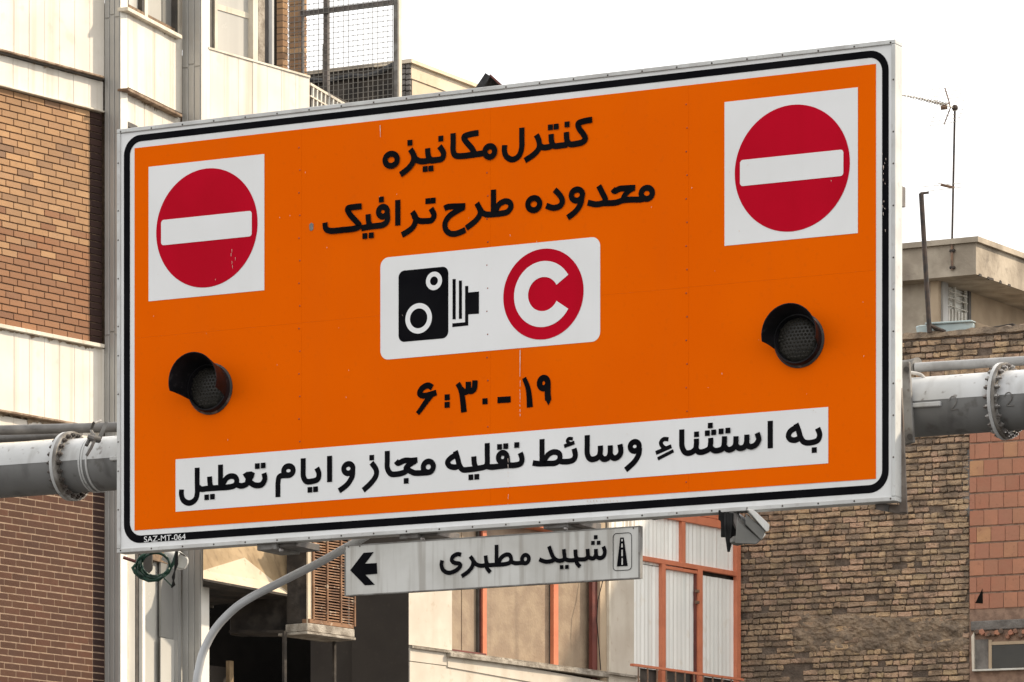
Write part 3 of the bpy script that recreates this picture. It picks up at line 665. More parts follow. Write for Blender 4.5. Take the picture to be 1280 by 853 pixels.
for i in range(14):
    px = 1222 + i * 6 + rn.uniform(-2, 2); py = 791 + rn.uniform(-2, 4)
    pts = [(px + 4 * rn.uniform(.7, 1.2) * math.cos(a), py + 4 * rn.uniform(.7, 1.2) * math.sin(a)) for a in (0.3, 1.4, 2.6, 3.7, 5.0)]
    MB().ppoly(R, pts, 0.05 + rn.uniform(0, .03), 0.05).build('broken_block', 'block_red' if i % 3 == 1 else 'rubble', BH, bevel=0.006)
MB().ppoly(R, [(1213, 840), (1330, 836), (1330, 1000), (1213, 1000)], 0.0, 0.02).build('plinth', 'rubble', BH)
# ================================================================== CONCRETE ROOF BUILDING (far right)
RC = Wall(1220, 72, VS); RS = Wall(1220, 72, 4300)
CH = thing('concrete_house', 'weathered concrete house with a thick flat roof slab, behind the yellow brick wall', 'building', RC.w(0, 0))
def two_face(mb, y0, y1, pa, pb, d=0.0, depthback=6.0):
    """slab wrapping the corner: left face from pa to corner, right face from corner to pb"""
    c0 = RC.off(d); c1 = RS.off(d)
    # corner point of the two offset planes
    a = c0; b = c1
    det = a.t.x * -b.t.y + b.t.x * a.t.y
    q = b.p0 - a.p0; ua = (q.x * -b.t.y + b.t.x * q.y) / det
    cor = a.p0 + a.t * ua
    L = a.p0 + a.t * a.u(pa); Rr = b.p0 + b.t * b.u(pb)
    Z0, Z1 = RC.v(1220, y1), RC.v(1220, y0)
    pts = [L, cor, Rr, L + (Rr - cor)]
    mb.poly([Vector((p.x, p.y, Z0)) for p in pts], [Vector((p.x, p.y, Z1)) for p in pts]); return mb
two_face(MB(), 303.5, 343, 1060, 1400, 0.0).build('roof_slab', 'old_concrete', CH)
two_face(MB(), 296.5, 303.3, 1060, 1400, 0.06).build('coping', 'old_concrete', CH)
cr_ = random.Random(9)
for px, wd_ in ((1225.5, 2.2), (1236, 1.6), (1239.5, 3.0), (1251, 1.4), (1262, 1.8)):
    py = 343 + (px - 1220) * .34
    MB().ppoly(RS, [(px - wd_, py + .4), (px - wd_ * .7, py - 2.4), (px - .2, py - 3.4 * cr_.uniform(.6, 1)), (px + wd_ * .8, py - 1.4), (px + wd_, py + 1)], 0.008, 0.02).build('chip', 'dark_concrete', CH)
RCi, RSi = RC.off(-0.35), RS.off(-0.9)
MB().pbox(RCi, 1060, 1173, 343.5, 900, 0, 0.4, ref=1173).build('wall', 'old_concrete', CH)
MB().pbox(RCi, 1163, 1173, 352, 900, 0.12, 0.2).build('column', 'plaster_tan', CH)
MB().pbox(RCi, 1173, 1179, 345, 900, 0.02, 0.2).build('column', 'alu_fin', CH)
RW = Wall(1179, RCi.Y(1179) + 0.1, 4300)
wd = MB().pbox(RW, 1180, 1211, 340, 500, -0.08, 0.04).build('window', 'frosted', CH)
vb = lambda a, b, y0, y1, d, m, nm: MB().pbox(RW, a, b, y0, y1, d, 0.04).build(nm, m, wd)
vb(1177.5, 1180, 340, 500, 0.0, 'maroon_frame', 'frame'); vb(1193.5, 1195, 345, 500, 0.0, 'white_metal', 'frame')
vb(1208, 1210.5, 350, 500, 0.0, 'white_metal', 'frame'); vb(1210.7, 1214, 340, 500, 0.02, 'dark_frame', 'frame')
for yy in (361, 369, 379): MB().pbox(RW, 1180, 1210, yy, yy + 1.2, 0.01, 0.03, ref=1180).build('glazing_bar', 'white_metal', wd)
for q in range(7): vb(1182 + q * 4, 1183.8 + q * 4, 384 + q * 1.3, 500, 0.03, 'white_metal', 'grille_bar')
MB().pbox(RW, 1214, 1330, 330, 900, 0.0, 0.3, ref=1214).build('wall', 'plaster_tan', CH)
# tv antenna on the roof slab
YA = 72.5
an = thing('tv_antenna', 'tall rooftop television antenna mast on the corner of the concrete roof', 'antenna', at(1190, 298, YA))
def tb(mb, pts, r, seg=6): return mb.tube([at(x, y, YA + (z[0] if z else 0)) for x, y, *z in pts], r * .75, seg)
tb(MB(), [(1190, 345), (1190.2, 297), (1191.5, 235), (1193.6, 135)], 0.022, 8).build('mast', 'mast_dark', an, True)
tb(MB(), [(1128, 119, -1.2), (1150, 123.5, -.8), (1180, 131, -.2), (1194, 135.5, 0)], 0.010).build('boom', 'antenna_metal', an)
for i in range(16):
    f = i / 15; x = 1130 + 52 * f; y = 119.5 + 11.5 * f; L = 3.2 + 1.5 * f
    MB().tube([at(x - L, y + L * .32, YA - 1.2 + f), at(x + L, y - L * .35, YA - 1.2 + f)], 0.004 + .006 * f, 5).build('director', 'antenna_metal' if i % 3 else 'antenna_rust', an)
MB().tube([at(1176, 135, YA), at(1184, 134, YA)], 0.035, 8).build('balun', 'antenna_rust', an)
tb(MB(), [(1181, 110), (1186, 126), (1188, 135), (1180, 156)], 0.014).build('reflector_arm', 'antenna_rust', an)
for s in (0, 1):
    m = MB()
    if s == 0:
        for k in range(5): tb(m, [(1165 + k * 1.4, 112 + k * 4.6, .3), (1200 + k * 1.4, 108 + k * 4.4, -.3)], 0.005, 4)
        tb(m, [(1165, 112, .3), (1171, 131, .3)], .005, 4); tb(m, [(1200, 108, -.3), (1206, 127, -.3)], .005, 4)
    else:
        for k in range(4): tb(m, [(1169 - k * 2.2, 142 + k * 5.2, .3), (1204 - k * 2.2, 137 + k * 5, -.3)], 0.005, 4)
        tb(m, [(1169, 142, .3), (1162, 158, .3)], .005, 4); tb(m, [(1204, 137, -.3), (1197, 152, -.3)], .005, 4)
    m.build('reflector_grid', 'antenna_metal', an)
MB().ball(at(1193.6, 135, YA), .05).build('clamp', 'mast_dark', an)
MB().tube([at(1176, 231, YA), at(1193, 235, YA)], 0.022, 8).build('clamp', 'antenna_rust', an)
m = MB()
for yy, a, b in ((231, 1150, 1204), (236, 1160, 1203)): tb(m, [(a, yy + 3, .2), (b, yy - 2, -.2)], 0.006, 4)
tb(m, [(1172, 229), (1192, 234)], 0.008, 4); m.build('dipole', 'antenna_metal', an)
m = MB(); tb(m, [(1189, 150), (1188, 190), (1187, 228)], .003, 4); tb(m, [(1183, 237), (1182, 265), (1186, 290)], .003, 4); tb(m, [(1186, 282), (1165, 300), (1142, 322)], .003, 4)
m.build('wire', 'cable_white', an)
for yy in (312, 333):
    MB().pbox(RC, 1186.5, 1193, yy, yy + 3.5, 0.05, 0.05).build('bracket', 'mast_dark', an, bevel=0.008)
tb(MB(), [(1190, 338, -.35), (1190, 300, -.35)], 0.026, 8).build('mast_foot', 'antenna_rust', an, True)
# leaning pole in front of the roof
po = thing('leaning_pole', 'dark leaning steel pole with a short bent arm, left of the antenna mast', 'pole', at(1162, 416, 58.2))
MB().tube([at(1151.5, 242, 58), at(1155, 300, 58), at(1162, 416, 58)], 0.030, 8).build('shaft', 'mast_dark', po, True)
MB().tube([at(1150.5, 242, 58), at(1161, 241, 58)], 0.016, 6).build('arm', 'mast_dark', po)
MB().tube([at(1162, 407, 58), at(1182, 415, 58)], 0.022, 6).build('stay', 'mast_dark', po)
MB().tube([at(1160, 404, 58.1), at(1176, 417, 58.1)], 0.02, 6).build('stay', 'mast_dark', po)
# pale blue sheet duct on top of the wall
YB = 58.2
du = thing('air_duct', 'pale blue sheet metal duct lying on top of the brick wall', 'duct', at(1180, 416, YB))
du_w = Wall(1180, YB, -12400)
MB().ppoly(du_w, [(1144, 408), (1150, 406.5), (1214, 402), (1217, 404), (1217, 414), (1146, 418)], 0.1, 0.45).build('body', 'pale_blue', du, bevel=0.012)
MB().ppoly(du_w, [(1156, 403.5), (1214, 400), (1217.5, 402.2), (1156, 406)], 0.13, 0.2).build('lid', 'pale_blue', du, bevel=0.006)
MB().ppoly(du_w, [(1217, 402), (1238, 408.5), (1242, 413), (1217, 413.5)], 0.05, 0.3).build('flashing', 'plaster_tan', du)
sc_ = MB().ppoly(du_w, [(1232, 410), (1266, 404), (1272, 409), (1234, 413)], 0.05, 0.2).build('roof_scrap', 'dark_concrete', None, bevel=0.01)
tag(sc_, 'dark scrap of roofing sheet lying on the right end of the brick wall', 'scrap')
# ================================================================== FAR CREAM BUILDING behind the mesh
FC = Wall(514, 78, VS); FS = Wall(514, 78, 4060)
FB = thing('parapet_building', 'far flat-roofed cream building with a parapet, above the top edge of the sign', 'building', FC.w(0, 0))
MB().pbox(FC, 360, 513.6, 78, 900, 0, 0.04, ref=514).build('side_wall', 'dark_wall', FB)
MB().pbox(FC, 360, 515, 73.5, 78, 0.03, 0.06, ref=514).build('coping', 'old_concrete', FB)
MB().pbox(FS, 514.2, 700, 78.5, 98, 0, 0.6, ref=514).build('parapet', 'cream_wall', FB)
MB().pbox(FS, 514.2, 700, 99, 900, -0.02, 0.6, ref=514).build('wall', 'cream_wall', FB)
MB().pbox(FS, 514.5, 720, 73.5, 78, 0.06, 0.7, ref=514).build('coping', 'cream_wall', FB)
rn = random.Random(12)
for i in range(14):
    z = 80 + (i % 7) * 7; x = 501 + (i // 7) * 6
    MB().ppoly(FC, [(x, z), (x + 5.5, z - 1), (x + 5.5, z + 5), (x, z + 6)], 0.03 + rn.uniform(0, .03), 0.05).build('stone', 'cement', FB, bevel=0.01)
vn = thing('roof_cowl', 'small dark bent sheet cowl peeking above the top edge of the sign', 'cowl', at(613, 110, 60))
def slab(a, b, th, depth, nm, m, par, Y):
    p, q = at(*a, Y), at(*b, Y); n = (q - p).cross(Vector((0, 1, 0))).normalized() * th
    MB().poly([p, q, q + n, p + n], [v_ + Vector((0.1, depth, 0)) for v_ in (p, q, q + n, p + n)]).build(nm, m, par)
slab((600.5, 114), (613, 95.5), 0.075, 0.5, 'left_leaf', 'black_cloth', vn, 60)
slab((611.5, 94.5), (626, 107.5), 0.022, 0.5, 'right_leaf', 'maroon_frame', vn, 60)
# ================================================================== MESH CAGE on the terrace
CW = Wall(496, 53.5, VS)
cg = thing('mesh_cage', 'dark steel framed wire mesh screen on the terrace, seen against the white sky', 'screen', CW.at(496, 125))
MB().pbox(CW, 491.8, 497, -70, 330, 0, 0.06).build('post', 'steel', cg)
MB().pbox(CW, 497.1, 499, -70, 330, 0.005, 0.06).build('post', 'cream_frame', cg)
MB().pbox(CW, 375, 492, -0.5, 5.2, 0.0, 0.05, ref=492).build('rail', 'steel_dark', cg)
MB().ppoly(CW, [(404, -60), (409.5, -60), (409.5, 118), (403, 118), (403, 58), (404.5, 52)], -0.02, 0.05).build('upright', 'steel_dark', cg)
MB().pbox(CW, 376.5, 378.3, -60, 100, 0.0, 0.04).build('upright', 'steel_dark', cg)
m = MB()
ua, ub = CW.u(272), CW.u(491.8); n = 36
for i in range(n + 1):
    u = ua + (ub - ua) * i / n; j = 0.003 * math.sin(i * 1.7)
    m.box(CW, u - .003 + j, u + .003 + j, CW.v(492, 330), CW.v(492, -60), 0.012, 0.016)
z = CW.v(492, 330)
while z < CW.v(492, -60):
    m.box(CW, ua, ub, z - .003, z + .003, 0.017, 0.021); z += 0.0585
m.build('wire_mesh', 'wire', cg, recalc=False)
# stair rail
SR = Wall(388, 52.8, 2620)
srr = thing('stair_rail', 'white metal stair railing beside the cream parapet, under the wire mesh', 'railing', SR.at(388, 130))
for nm, y, t_ in (('handrail', 103.5, 3.2), ('rail', 119, 2.0)):
    MB().pbox(SR, 388.5, 470, y, y + t_, 0.0, 0.04, ref=388.5).build(nm, 'cream_frame', srr)
for q in range(11):
    px = 391.5 + q * 5
    MB().pbox(SR, px, px + 1.3, 105 + (px - 388) * .58, 200, -0.005, 0.02).build('baluster', 'white_metal', srr)
dk = MB().ppoly(SR.off(-.3), [(388, 104), (500, 160), (500, 300), (388, 300)], 0, 0.05).build('stair_backing', 'dark_wall', srr)
cl = MB(); rn = random.Random(14); pts_ = [(384, 100), (408, 101.5), (424, 98), (440, 95), (455, 96), (470, 92), (482, 86), (496, 79)]
for i, (x, y) in enumerate(pts_):
    for (dx, dy) in ((0, 1.2), (.4, -.8 - 1.2 * rn.random()), (.8, 1)):
        cl.V.append(at(x, y + dy, 60 + dx))
n_ = len(pts_)
for i in range(n_ - 1):
    for k in range(3): cl.F.append([i * 3 + k, i * 3 + (k + 1) % 3, (i + 1) * 3 + (k + 1) % 3, (i + 1) * 3 + k])
cl2 = MB(); 
for (x, y) in pts_: cl2.V += [at(x, y, 60), at(x, 330, 60)]
for i in range(n_ - 1): cl2.F.append([2 * i, 2 * i + 1, 2 * i + 3, 2 * i + 2])
fcl = thing('brown_hoarding', 'sagging dark brown hoarding with black cloth edge, seen through the wire mesh', 'hoarding', at(440, 330, 60))
for i in range(n_ - 1):
    x0, y0 = pts_[i]; x1, y1 = pts_[i + 1]; f = [at(x0, y0, 60), at(x1, y1, 60), at(x1, 330, 60), at(x0, 330, 60)]
    MB().poly(f, [p + Vector((0, .08, 0)) for p in f]).build('board', 'dark_concrete', fcl)
MB().tube([at(x, y, 59.95) for x, y in pts_], 0.035, 7).build('cloth_edge', 'black_cloth', fcl, True)
# ================================================================== THE BIG SIGN
SG = Wall(636, 30.0, VS)
SN = thing('traffic_sign', 'large orange traffic zone sign with Persian lettering and two red no-entry discs', 'sign', SG.w(SG.u(636), SG.v(147, 691.8)))
U0, U1 = SG.u(147), SG.u(1120); VT_, VB_ = SG.v(147, 162.5), SG.v(147, 691.8)
MB().box(SG, U0 + .004, U1 - .004, VB_ + .004, VT_ - .004, -0.085, 0.0).build('backing_board', 'sign_white', SN)
fw = 0.026
for (a, b, c, d) in ((U0, U1, VT_ - fw, VT_), (U0, U1, VB_, VB_ + fw), (U0, U0 + fw, VB_ + fw + .0015, VT_ - fw - .0015), (U1 - fw, U1, VB_ + fw + .0015, VT_ - fw - .0015)):
    MB().box(SG, a, b, c, d, -0.095, 0.012).build('edge_frame', 'frame_metal', SN, bevel=0.003)
def rrect(u0, u1, v0, v1, r, n=8):
    pts = []
    for cx, cy, a0 in ((u1 - r, v1 - r, 0), (u0 + r, v1 - r, 90), (u0 + r, v0 + r, 180), (u1 - r, v0 + r, 270)):
        for i in range(n + 1):
            a = math.radians(a0 + 90 * i / n); pts.append((cx + r * math.cos(a), cy + r * math.sin(a)))
    return pts
def flat(wall, rings, d, name, m, parent, th=0.0006):
    """flat sheet: one outline, or a band between two outlines of equal point count"""
    mb = MB()
    if len(rings) == 1: mb.poly([wall.w(u, v, d) for u, v in rings[0]], [wall.w(u, v, d - th) for u, v in rings[0]])
    else:
        o, i = rings; n = len(o); mb.V = [wall.w(u, v, d) for u, v in o] + [wall.w(u, v, d) for u, v in i]
        mb.F = [[k, (k + 1) % n, n + (k + 1) % n, n + k] for k in range(n)]
    return mb.build(name, m, parent, recalc=True)
def circ(u, v, r, n=64, a0=0, a1=360):
    return [(u + r * math.cos(math.radians(a0 + (a1 - a0) * i / n)), v + r * math.sin(math.radians(a0 + (a1 - a0) * i / n))) for i in range(n)]
bo = rrect(SG.u(155), SG.u(1111), SG.v(170, 679.3), SG.v(175, 168.8), .125)
bi = rrect(SG.u(162.6), SG.u(1102.8), SG.v(170, 670.0), SG.v(182, 176.2), .085)
flat(SG, [bo, bi], 0.002, 'border', 'sign_black', SN)
# orange skin: four columns by two rows of riveted panels
cols = [168.4, 377, 613, 861, 1095]; vO = [SG.v(168, 663.4), SG.v(360, 405.5), SG.v(168, 185.6)]
for i in range(4):
    for j in range(2):
        g1, g2 = (0.0004 if i else 0), (0.0004 if i < 3 else 0); h1, h2 = (.0003 if j else 0), (.0003 if j == 0 else 0)
        u_a, u_b = SG.u(cols[i]) + g1, SG.u(cols[i + 1]) - g2; v_a, v_b = vO[j] + h1, vO[j + 1] - h2
        MB().box(SG, u_a, u_b, v_a, v_b, 0.0003, 0.0025).build('panel', 'sign_orange', SN)
rvm = MB(); 
for k in range(8):
    rvm.V.append(Vector((.007 * math.cos(k * math.pi / 4), 0, .007 * math.sin(k * math.pi / 4))))
for k in range(8):
    rvm.V.append(Vector((.004 * math.cos(k * math.pi / 4), -.004, .004 * math.sin(k * math.pi / 4))))
rvm.F = [[k, (k + 1) % 8, 8 + (k + 1) % 8, 8 + k] for k in range(8)] + [[8 + k for k in range(8)]]
def rivet_mesh(nm, m):
    me = bpy.data.meshes.new(nm); me.from_pydata([tuple(v) for v in rvm.V], [], rvm.F); me.materials.append(M_[m]); return me
rm_o, rm_d = rivet_mesh('rivet', 'rivet_orange'), rivet_mesh('screw', 'screw_dark')
def rivet(name, me, wall, u, v, d, parent, sc=1.0):
    o = bpy.data.objects.new(name, me); COL.objects.link(o); o.parent = parent
    o.location = wall.w(u, v, d) - WL[parent.name]; o.rotation_euler = (0, 0, wall.rz); o.scale = (sc,) * 3
for c_ in (374, 609, 858):
    for i in range(17):
        v = VB_ + 0.20 + i * 0.1435
        y_ = HY - (v - CZ) / SG.Y(c_) * FPX
        if c_ == 609 and 150 < y_ < 170: continue
        if y_ > SG.Y(c_) * 0 + (540 if c_ != 374 else 570) and y_ < (600 if c_ == 858 else 640): continue
        rivet('rivet', rm_o, SG, SG.u(c_ + (5 if i % 2 else 0) * 0.2), v, 0.0026, SN, .85)
for i in range(24):
    u = U0 + .03 + (U1 - U0 - .06) * i / 23
    rivet('screw', rm_d, SG, u, VT_ - .017, 0.0122, SN, .9); rivet('screw', rm_d, SG, u, VB_ + .014, 0.0122, SN, .9)
for i in range(1, 11):
    v = VB_ + (VT_ - VB_) * i / 11 + (.03 if i % 3 else -.03)
    rivet('screw', rm_d, SG, U0 + .012, v, 0.0122, SN, .85); rivet('screw', rm_d, SG, U1 - .012, v - .02, 0.0122, SN, .85)
def prect(px0, px1, yt, yb): return SG.u(px0), SG.u(px1), SG.v(px0, yb), SG.v(px0, yt)
for (a, b, yt, yb, cx, cy, ry, ba, bb, bt, bbm) in ((186.1, 330.8, 209, 377, 258.8, 285.3, 74.3, 202.1, 315.4, 275.7, 307.3),
                                                    (906, 1072.6, 128, 307.7, 990.4, 210.6, 79.1, 925.6, 1054.8, 200.8, 233.4)):
    u0, u1, v0, v1 = prect(a, b, yt, yb)
    sq = flat(SG, [[(u0, v0), (u1, v0), (u1, v1), (u0, v1)]], 0.0042, 'no_entry_symbol', 'sign_white_clean', SN)
    flat(SG, [circ(SG.u(cx), SG.v(cx, cy), ry * SG.Y(cx) / FPX, 96)], 0.0058, 'disc', 'sign_red', sq)
    u0, u1, v0, v1 = prect(ba, bb, bt, bbm)
    flat(SG, [rrect(u0, u1, v0, v1, .02)], 0.0074, 'bar', 'sign_white_clean', sq)
# camera and C pictogram
u0, u1, v0, v1 = prect(475.9, 750.6, 322.9, 450.6)
pn = flat(SG, [rrect(u0, u1, v0, v1, .058)], 0.0042, 'pictogram_plate', 'sign_white_clean', SN)
u0, u1, v0, v1 = prect(498.7, 560.9, 339.2, 428.3)
flat(SG, [rrect(u0, u1, v0, v1, .042)], 0.0058, 'camera_body', 'sign_black', pn)
for cx, cy, ro, ri in ((543.2, 351.6, 11.5, 5.6), (524, 398.4, 19.0, 12.4)):
    k = SG.Y(cx) / FPX; flat(SG, [circ(SG.u(cx), SG.v(cx, cy), ro * k), circ(SG.u(cx), SG.v(cx, cy), ri * k)], 0.0074, 'lens_ring', 'sign_white_clean', pn)
def z2(pts, ox, oy, s): return [(ox + x / s, oy + y / s) for x, y in pts]
def flatpx(wall, pts, d, name, m, parent): return flat(wall, [[wall.uv(*p) for p in pts]], d, name, m, parent)
for pl in ([(453, 253), (470, 252), (470, 467), (453, 468)], [(487, 261), (503, 260), (503, 464), (487, 465)],
           [(520, 290), (537, 289), (537, 324), (594, 319), (594, 437), (537, 441), (537, 500), (452, 509), (452, 489), (520, 483)]):
    flatpx(SG, z2(pl, 460, 290, 4.267), 0.0058, 'bellows', 'sign_black', pn)
cx, cy = 679.6, 368.0; k = SG.Y(cx) / FPX; cu, cv = SG.u(cx), SG.v(cx, cy)
flat(SG, [circ(cu, cv, 56.7 * k, 96)], 0.0058, 'red_disc', 'sign_red', pn)
aO, aI = 31, 28; n = 60; mb = MB()
for i in range(n + 1):
    f = i / n; t1 = math.radians(aO + (360 - 2 * aO) * f); t2 = math.radians(aI + (360 - 2 * aI) * f)
    ro, ri = 41.2 * k, 21.3 * k
    ex_ = 1.0
    mb.V += [SG.w(cu + ro * math.cos(t1), cv + ro * math.sin(t1), .0074), SG.w(cu + ri * math.cos(t2), cv + ri * math.sin(t2), .0074)]
mb.F = [[2 * i, 2 * i + 2, 2 * i + 3, 2 * i + 1] for i in range(n)]
mb.build('letter_c', 'sign_white_clean', pn)
# white strip at the bottom
flatpx(SG, [(219.9, 574.6), (1035.6, 509.0), (1035.6, 579.4), (219.9, 640.1)], 0.0042, 'text_strip', 'sign_white_clean', SN)
# ------------------------------------------------------------------ lettering (strokes of a pen of constant width)
def smooth_pts(p, sub=7, closed=False):
    if len(p) < 3: return p
    out = []; n = len(p)
    rng = range(n if closed else n - 1)
    for i in rng:
        p0 = p[(i - 1) % n] if (closed or i > 0) else p[0]; p1 = p[i]; p2 = p[(i + 1) % n]
        p3 = p[(i + 2) % n] if (closed or i + 2 < n) else p[-1]
        for s in range(sub):
            t = s / sub; t2, t3 = t * t, t * t * t
            out.append(tuple(0.5 * ((2 * p1[q]) + (-p0[q] + p2[q]) * t + (2 * p0[q] - 5 * p1[q] + 4 * p2[q] - p3[q]) * t2 + (-p0[q] + 3 * p1[q] - 3 * p2[q] + p3[q]) * t3) for q in (0, 1)))
    if not closed: out.append(p[-1])
    return out
def stroke(mb, wall, pts, wd, d, closed=False, w2=None):
    n = len(pts); base = len(mb.V)
    for i in range(n):
        a = pts[(i - 1) % n] if (closed or i) else pts[0]; b = pts[(i + 1) % n] if (closed or i < n - 1) else pts[-1]
        dx, dy = b[0] - a[0], b[1] - a[1]; l = math.hypot(dx, dy) or 1
        h = (wd if w2 is None else wd + (w2 - wd) * i / (n - 1)) / 2
        nx_, ny_ = -dy / l * h, dx / l * h
        mb.V += [wall.w(pts[i][0] + nx_, pts[i][1] + ny_, d), wall.w(pts[i][0] - nx_, pts[i][1] - ny_, d)]
    for i in range(n if closed else n - 1):
        j = (i + 1) % n; mb.F.append([base + 2 * i, base + 2 * i + 1, base + 2 * j + 1, base + 2 * j])
def word(wall, parent, crop, items, wpx, d0, m='sign_black', name='word'):
    """items: ('s', pts) smooth stroke, ('l', pts) straight stroke, ('o', cx, cy, rx, ry) ring, ('d', x, y[, size]) square dot, ('p', pts) polygon"""
    ox, oy, s = crop; mb = MB(); d = d0
    kk = wall.Y(ox + 60) / FPX * wpx
    conv = lambda q: wall.uv(ox + q[0] / s, oy + q[1] / s)
    if '|' in items:
        i = items.index('|'); word(wall, parent, crop, items[:i], wpx, d0, m, name)
        return word(wall, parent, crop, items[i + 1:], wpx, d0, m, name)
    for it in items:
        if it[0] == 's': stroke(mb, wall, smooth_pts([conv(q) for q in it[1]]), kk, d)
        elif it[0] == 'l': stroke(mb, wall, [conv(q) for q in it[1]], kk, d)
        elif it[0] == 't': stroke(mb, wall, smooth_pts([conv(q) for q in it[1]]), kk * it[2], d, w2=kk * it[3])
        elif it[0] == 'o':
            _, cx, cy, rx, ry = it[:5]
            c = [conv((cx + rx * math.cos(a * math.pi / 16), cy + ry * math.sin(a * math.pi / 16) - (rx * math.cos(a * math.pi / 16)) * .08)) for a in range(32)]
            stroke(mb, wall, c, kk, d, True)
        elif it[0] == 'd':
            u, v = conv(it[1:3]); h = kk * 0.475 * (it[3] if len(it) > 3 else 1)
            b = len(mb.V); mb.V += [wall.w(u - h, v - h, d), wall.w(u + h, v - h, d), wall.w(u + h, v + h, d), wall.w(u - h, v + h, d)]; mb.F.append([b, b + 1, b + 2, b + 3])
        elif it[0] == 'p':
            b = len(mb.V); q = [conv(x) for x in it[1]]; mb.V += [wall.w(a, c, d) for a, c in q]; mb.F.append(list(range(b, b + len(q))))
        d += 0.00035
    # all faces look outward
    nn = Vector((wall.n.x, wall.n.y, 0))
    for f in mb.F:
        a, b, c = mb.V[f[0]], mb.V[f[1]], mb.V[f[2]]
        if (b - a).cross(c - a).dot(nn) < 0: f.reverse()
    return mb.build(name, m, parent, recalc=False)
s_, l2, o_, dt, pg = 's', 'l', 'o', 'd', 'p'
CA, CBp, CT = (370, 130, 4.739), (600, 130, 4.7375), (540, 220, 9.475)
WS = 7.5
# first line: control / mechanised
word(SG, SN, CBp, [(s_, [(250, 142), (250, 200), (249, 262), (232, 310), (193, 331), (158, 312), (147, 278), (149, 245)]),
    (s_, [(336, 184), (352, 222), (352, 262), (322, 300), (268, 337)]), (s_, [(348, 240), (372, 258), (400, 258), (426, 252)]),
    (s_, [(424, 180), (427, 225), (440, 250), (480, 248), (520, 242)]), (dt, 420, 140), (dt, 454, 136),
    (s_, [(515, 168), (518, 215), (535, 240), (570, 238), (600, 232)]), (dt, 519, 123),
    (s_, [(668, 95), (622, 103), (585, 118), (592, 150), (615, 180), (627, 210), (606, 230), (570, 238)]), ], WS, 0.0062)
word(SG, SN, CA, [(s_, [(1084, 173), (1040, 180), (998, 196), (1010, 225), (1042, 262), (1060, 295)]),
    (l2, [(933, 175), (934, 240)]), (s_, [(934, 235), (934, 280), (950, 308), (1000, 309), (1060, 301), (1090, 297), (1120, 292)]),
    (s_, [(852, 252), (876, 290), (868, 325), (830, 334), (800, 338)]), (dt, 861, 207),
    (s_, [(783, 264), (786, 305), (800, 332), (830, 334)]), (s_, [(796, 335), (765, 341), (735, 340), (710, 325), (700, 300)]), (dt, 769, 387), (dt, 803, 384),
    (s_, [(681, 270), (700, 305), (697, 345), (668, 385), (622, 421)]), (dt, 679, 232),
    (o_, 568, 333, 36, 36), (o_, 1152, 284, 29, 32)], WS, 0.0062)
# second line
word(SG, SN, CBp, [(o_, 990, 531, 33, 33), (s_, [(985, 560), (955, 567), (930, 568), (895, 568), (850, 572), (810, 585), (770, 589), (730, 590), (690, 596), (640, 586)]),
    (s_, [(789, 505), (802, 518), (830, 504), (880, 500), (922, 498)]), ('t', [(912, 500), (884, 516), (862, 540), (850, 566)], .9, 1.0),
    (s_, [(706, 486), (727, 528), (745, 566), (735, 588)]),
    
    (o_, 577, 541, 33, 33), (s_, [(605, 550), (600, 590), (572, 635), (522, 676)]),
    (s_, [(445, 510), (478, 545), (491, 578), (475, 607), (435, 617), (395, 604)]),
    (o_, 322, 595, 35, 36)], WS, 0.0062)
word(SG, SN, CT, [(l2, [(733, 165), (733, 440)]), (s_, [(758, 425), (785, 360), (830, 318), (885, 302), (930, 325), (937, 378), (895, 430), (820, 448), (730, 457), (650, 459), (600, 435), (575, 395)]),
    (s_, [(535, 325), (568, 390), (576, 450), (525, 530), (410, 622)]),
    (s_, [(152, 390), (190, 370), (260, 364), (330, 362), (400, 359)]), (s_, [(385, 372), (290, 425), (210, 480), (162, 560), (170, 640), (220, 684), (280, 688), (345, 668), (402, 640)])], WS, 0.0062)
word(SG, SN, CA, [(s_, [(802, 620), (820, 660), (805, 690), (770, 695), (735, 694), (712, 680), (700, 660)]), (dt, 784, 577), (dt, 815, 574),
    (s_, [(692, 640), (712, 680), (700, 725), (668, 755), (630, 778)]), (l2, [(606, 570), (606, 722)]),
    (o_, 518, 640, 26, 29), (s_, [(543, 645), (545, 690), (520, 717), (470, 725), (430, 730), (390, 738)]), (dt, 509, 568),
    (s_, [(431, 655), (434, 700), (445, 724)]), (dt, 412, 784), (dt, 450, 780),
    (s_, [(393, 608), (350, 612), (310, 622), (325, 658), (358, 695), (380, 725), (345, 741), (280, 748), (215, 754), (182, 742), (176, 705)])], WS, 0.0062)
# hours
CH_ = (500, 450, 5.818)
word(SG, SN, CH_, [('t', [(238, 203), (205, 187), (165, 207), (146, 245), (172, 262), (220, 254), (268, 238)], 1.0, .95), ('t', [(235, 250), (190, 310), (155, 360), (130, 392)], 1.0, .75),
    '|', (dt, 346, 273, 1.0), (dt, 346, 328, 1.0), '|', ('t', [(423, 172), (448, 225), (460, 300), (468, 382)], .9, 1.05),
    (s_, [(448, 215), (470, 234), (497, 222), (500, 160)]), (s_, [(498, 215), (518, 228), (543, 210), (549, 150)]),
    '|', (dt, 621, 302, 1.0), '|', (l2, [(712, 294), (808, 288)]), '|', ('t', [(905, 132), (932, 200), (943, 270), (947, 346)], .75, 1.1), '|',
    (o_, 1048, 170, 30, 38), ('t', [(1079, 165), (1077, 240), (1081, 295)], 1.0, 1.15), (pg, [(1062, 290), (1102, 292), (1082, 333)])], WS + .3, 0.0062)
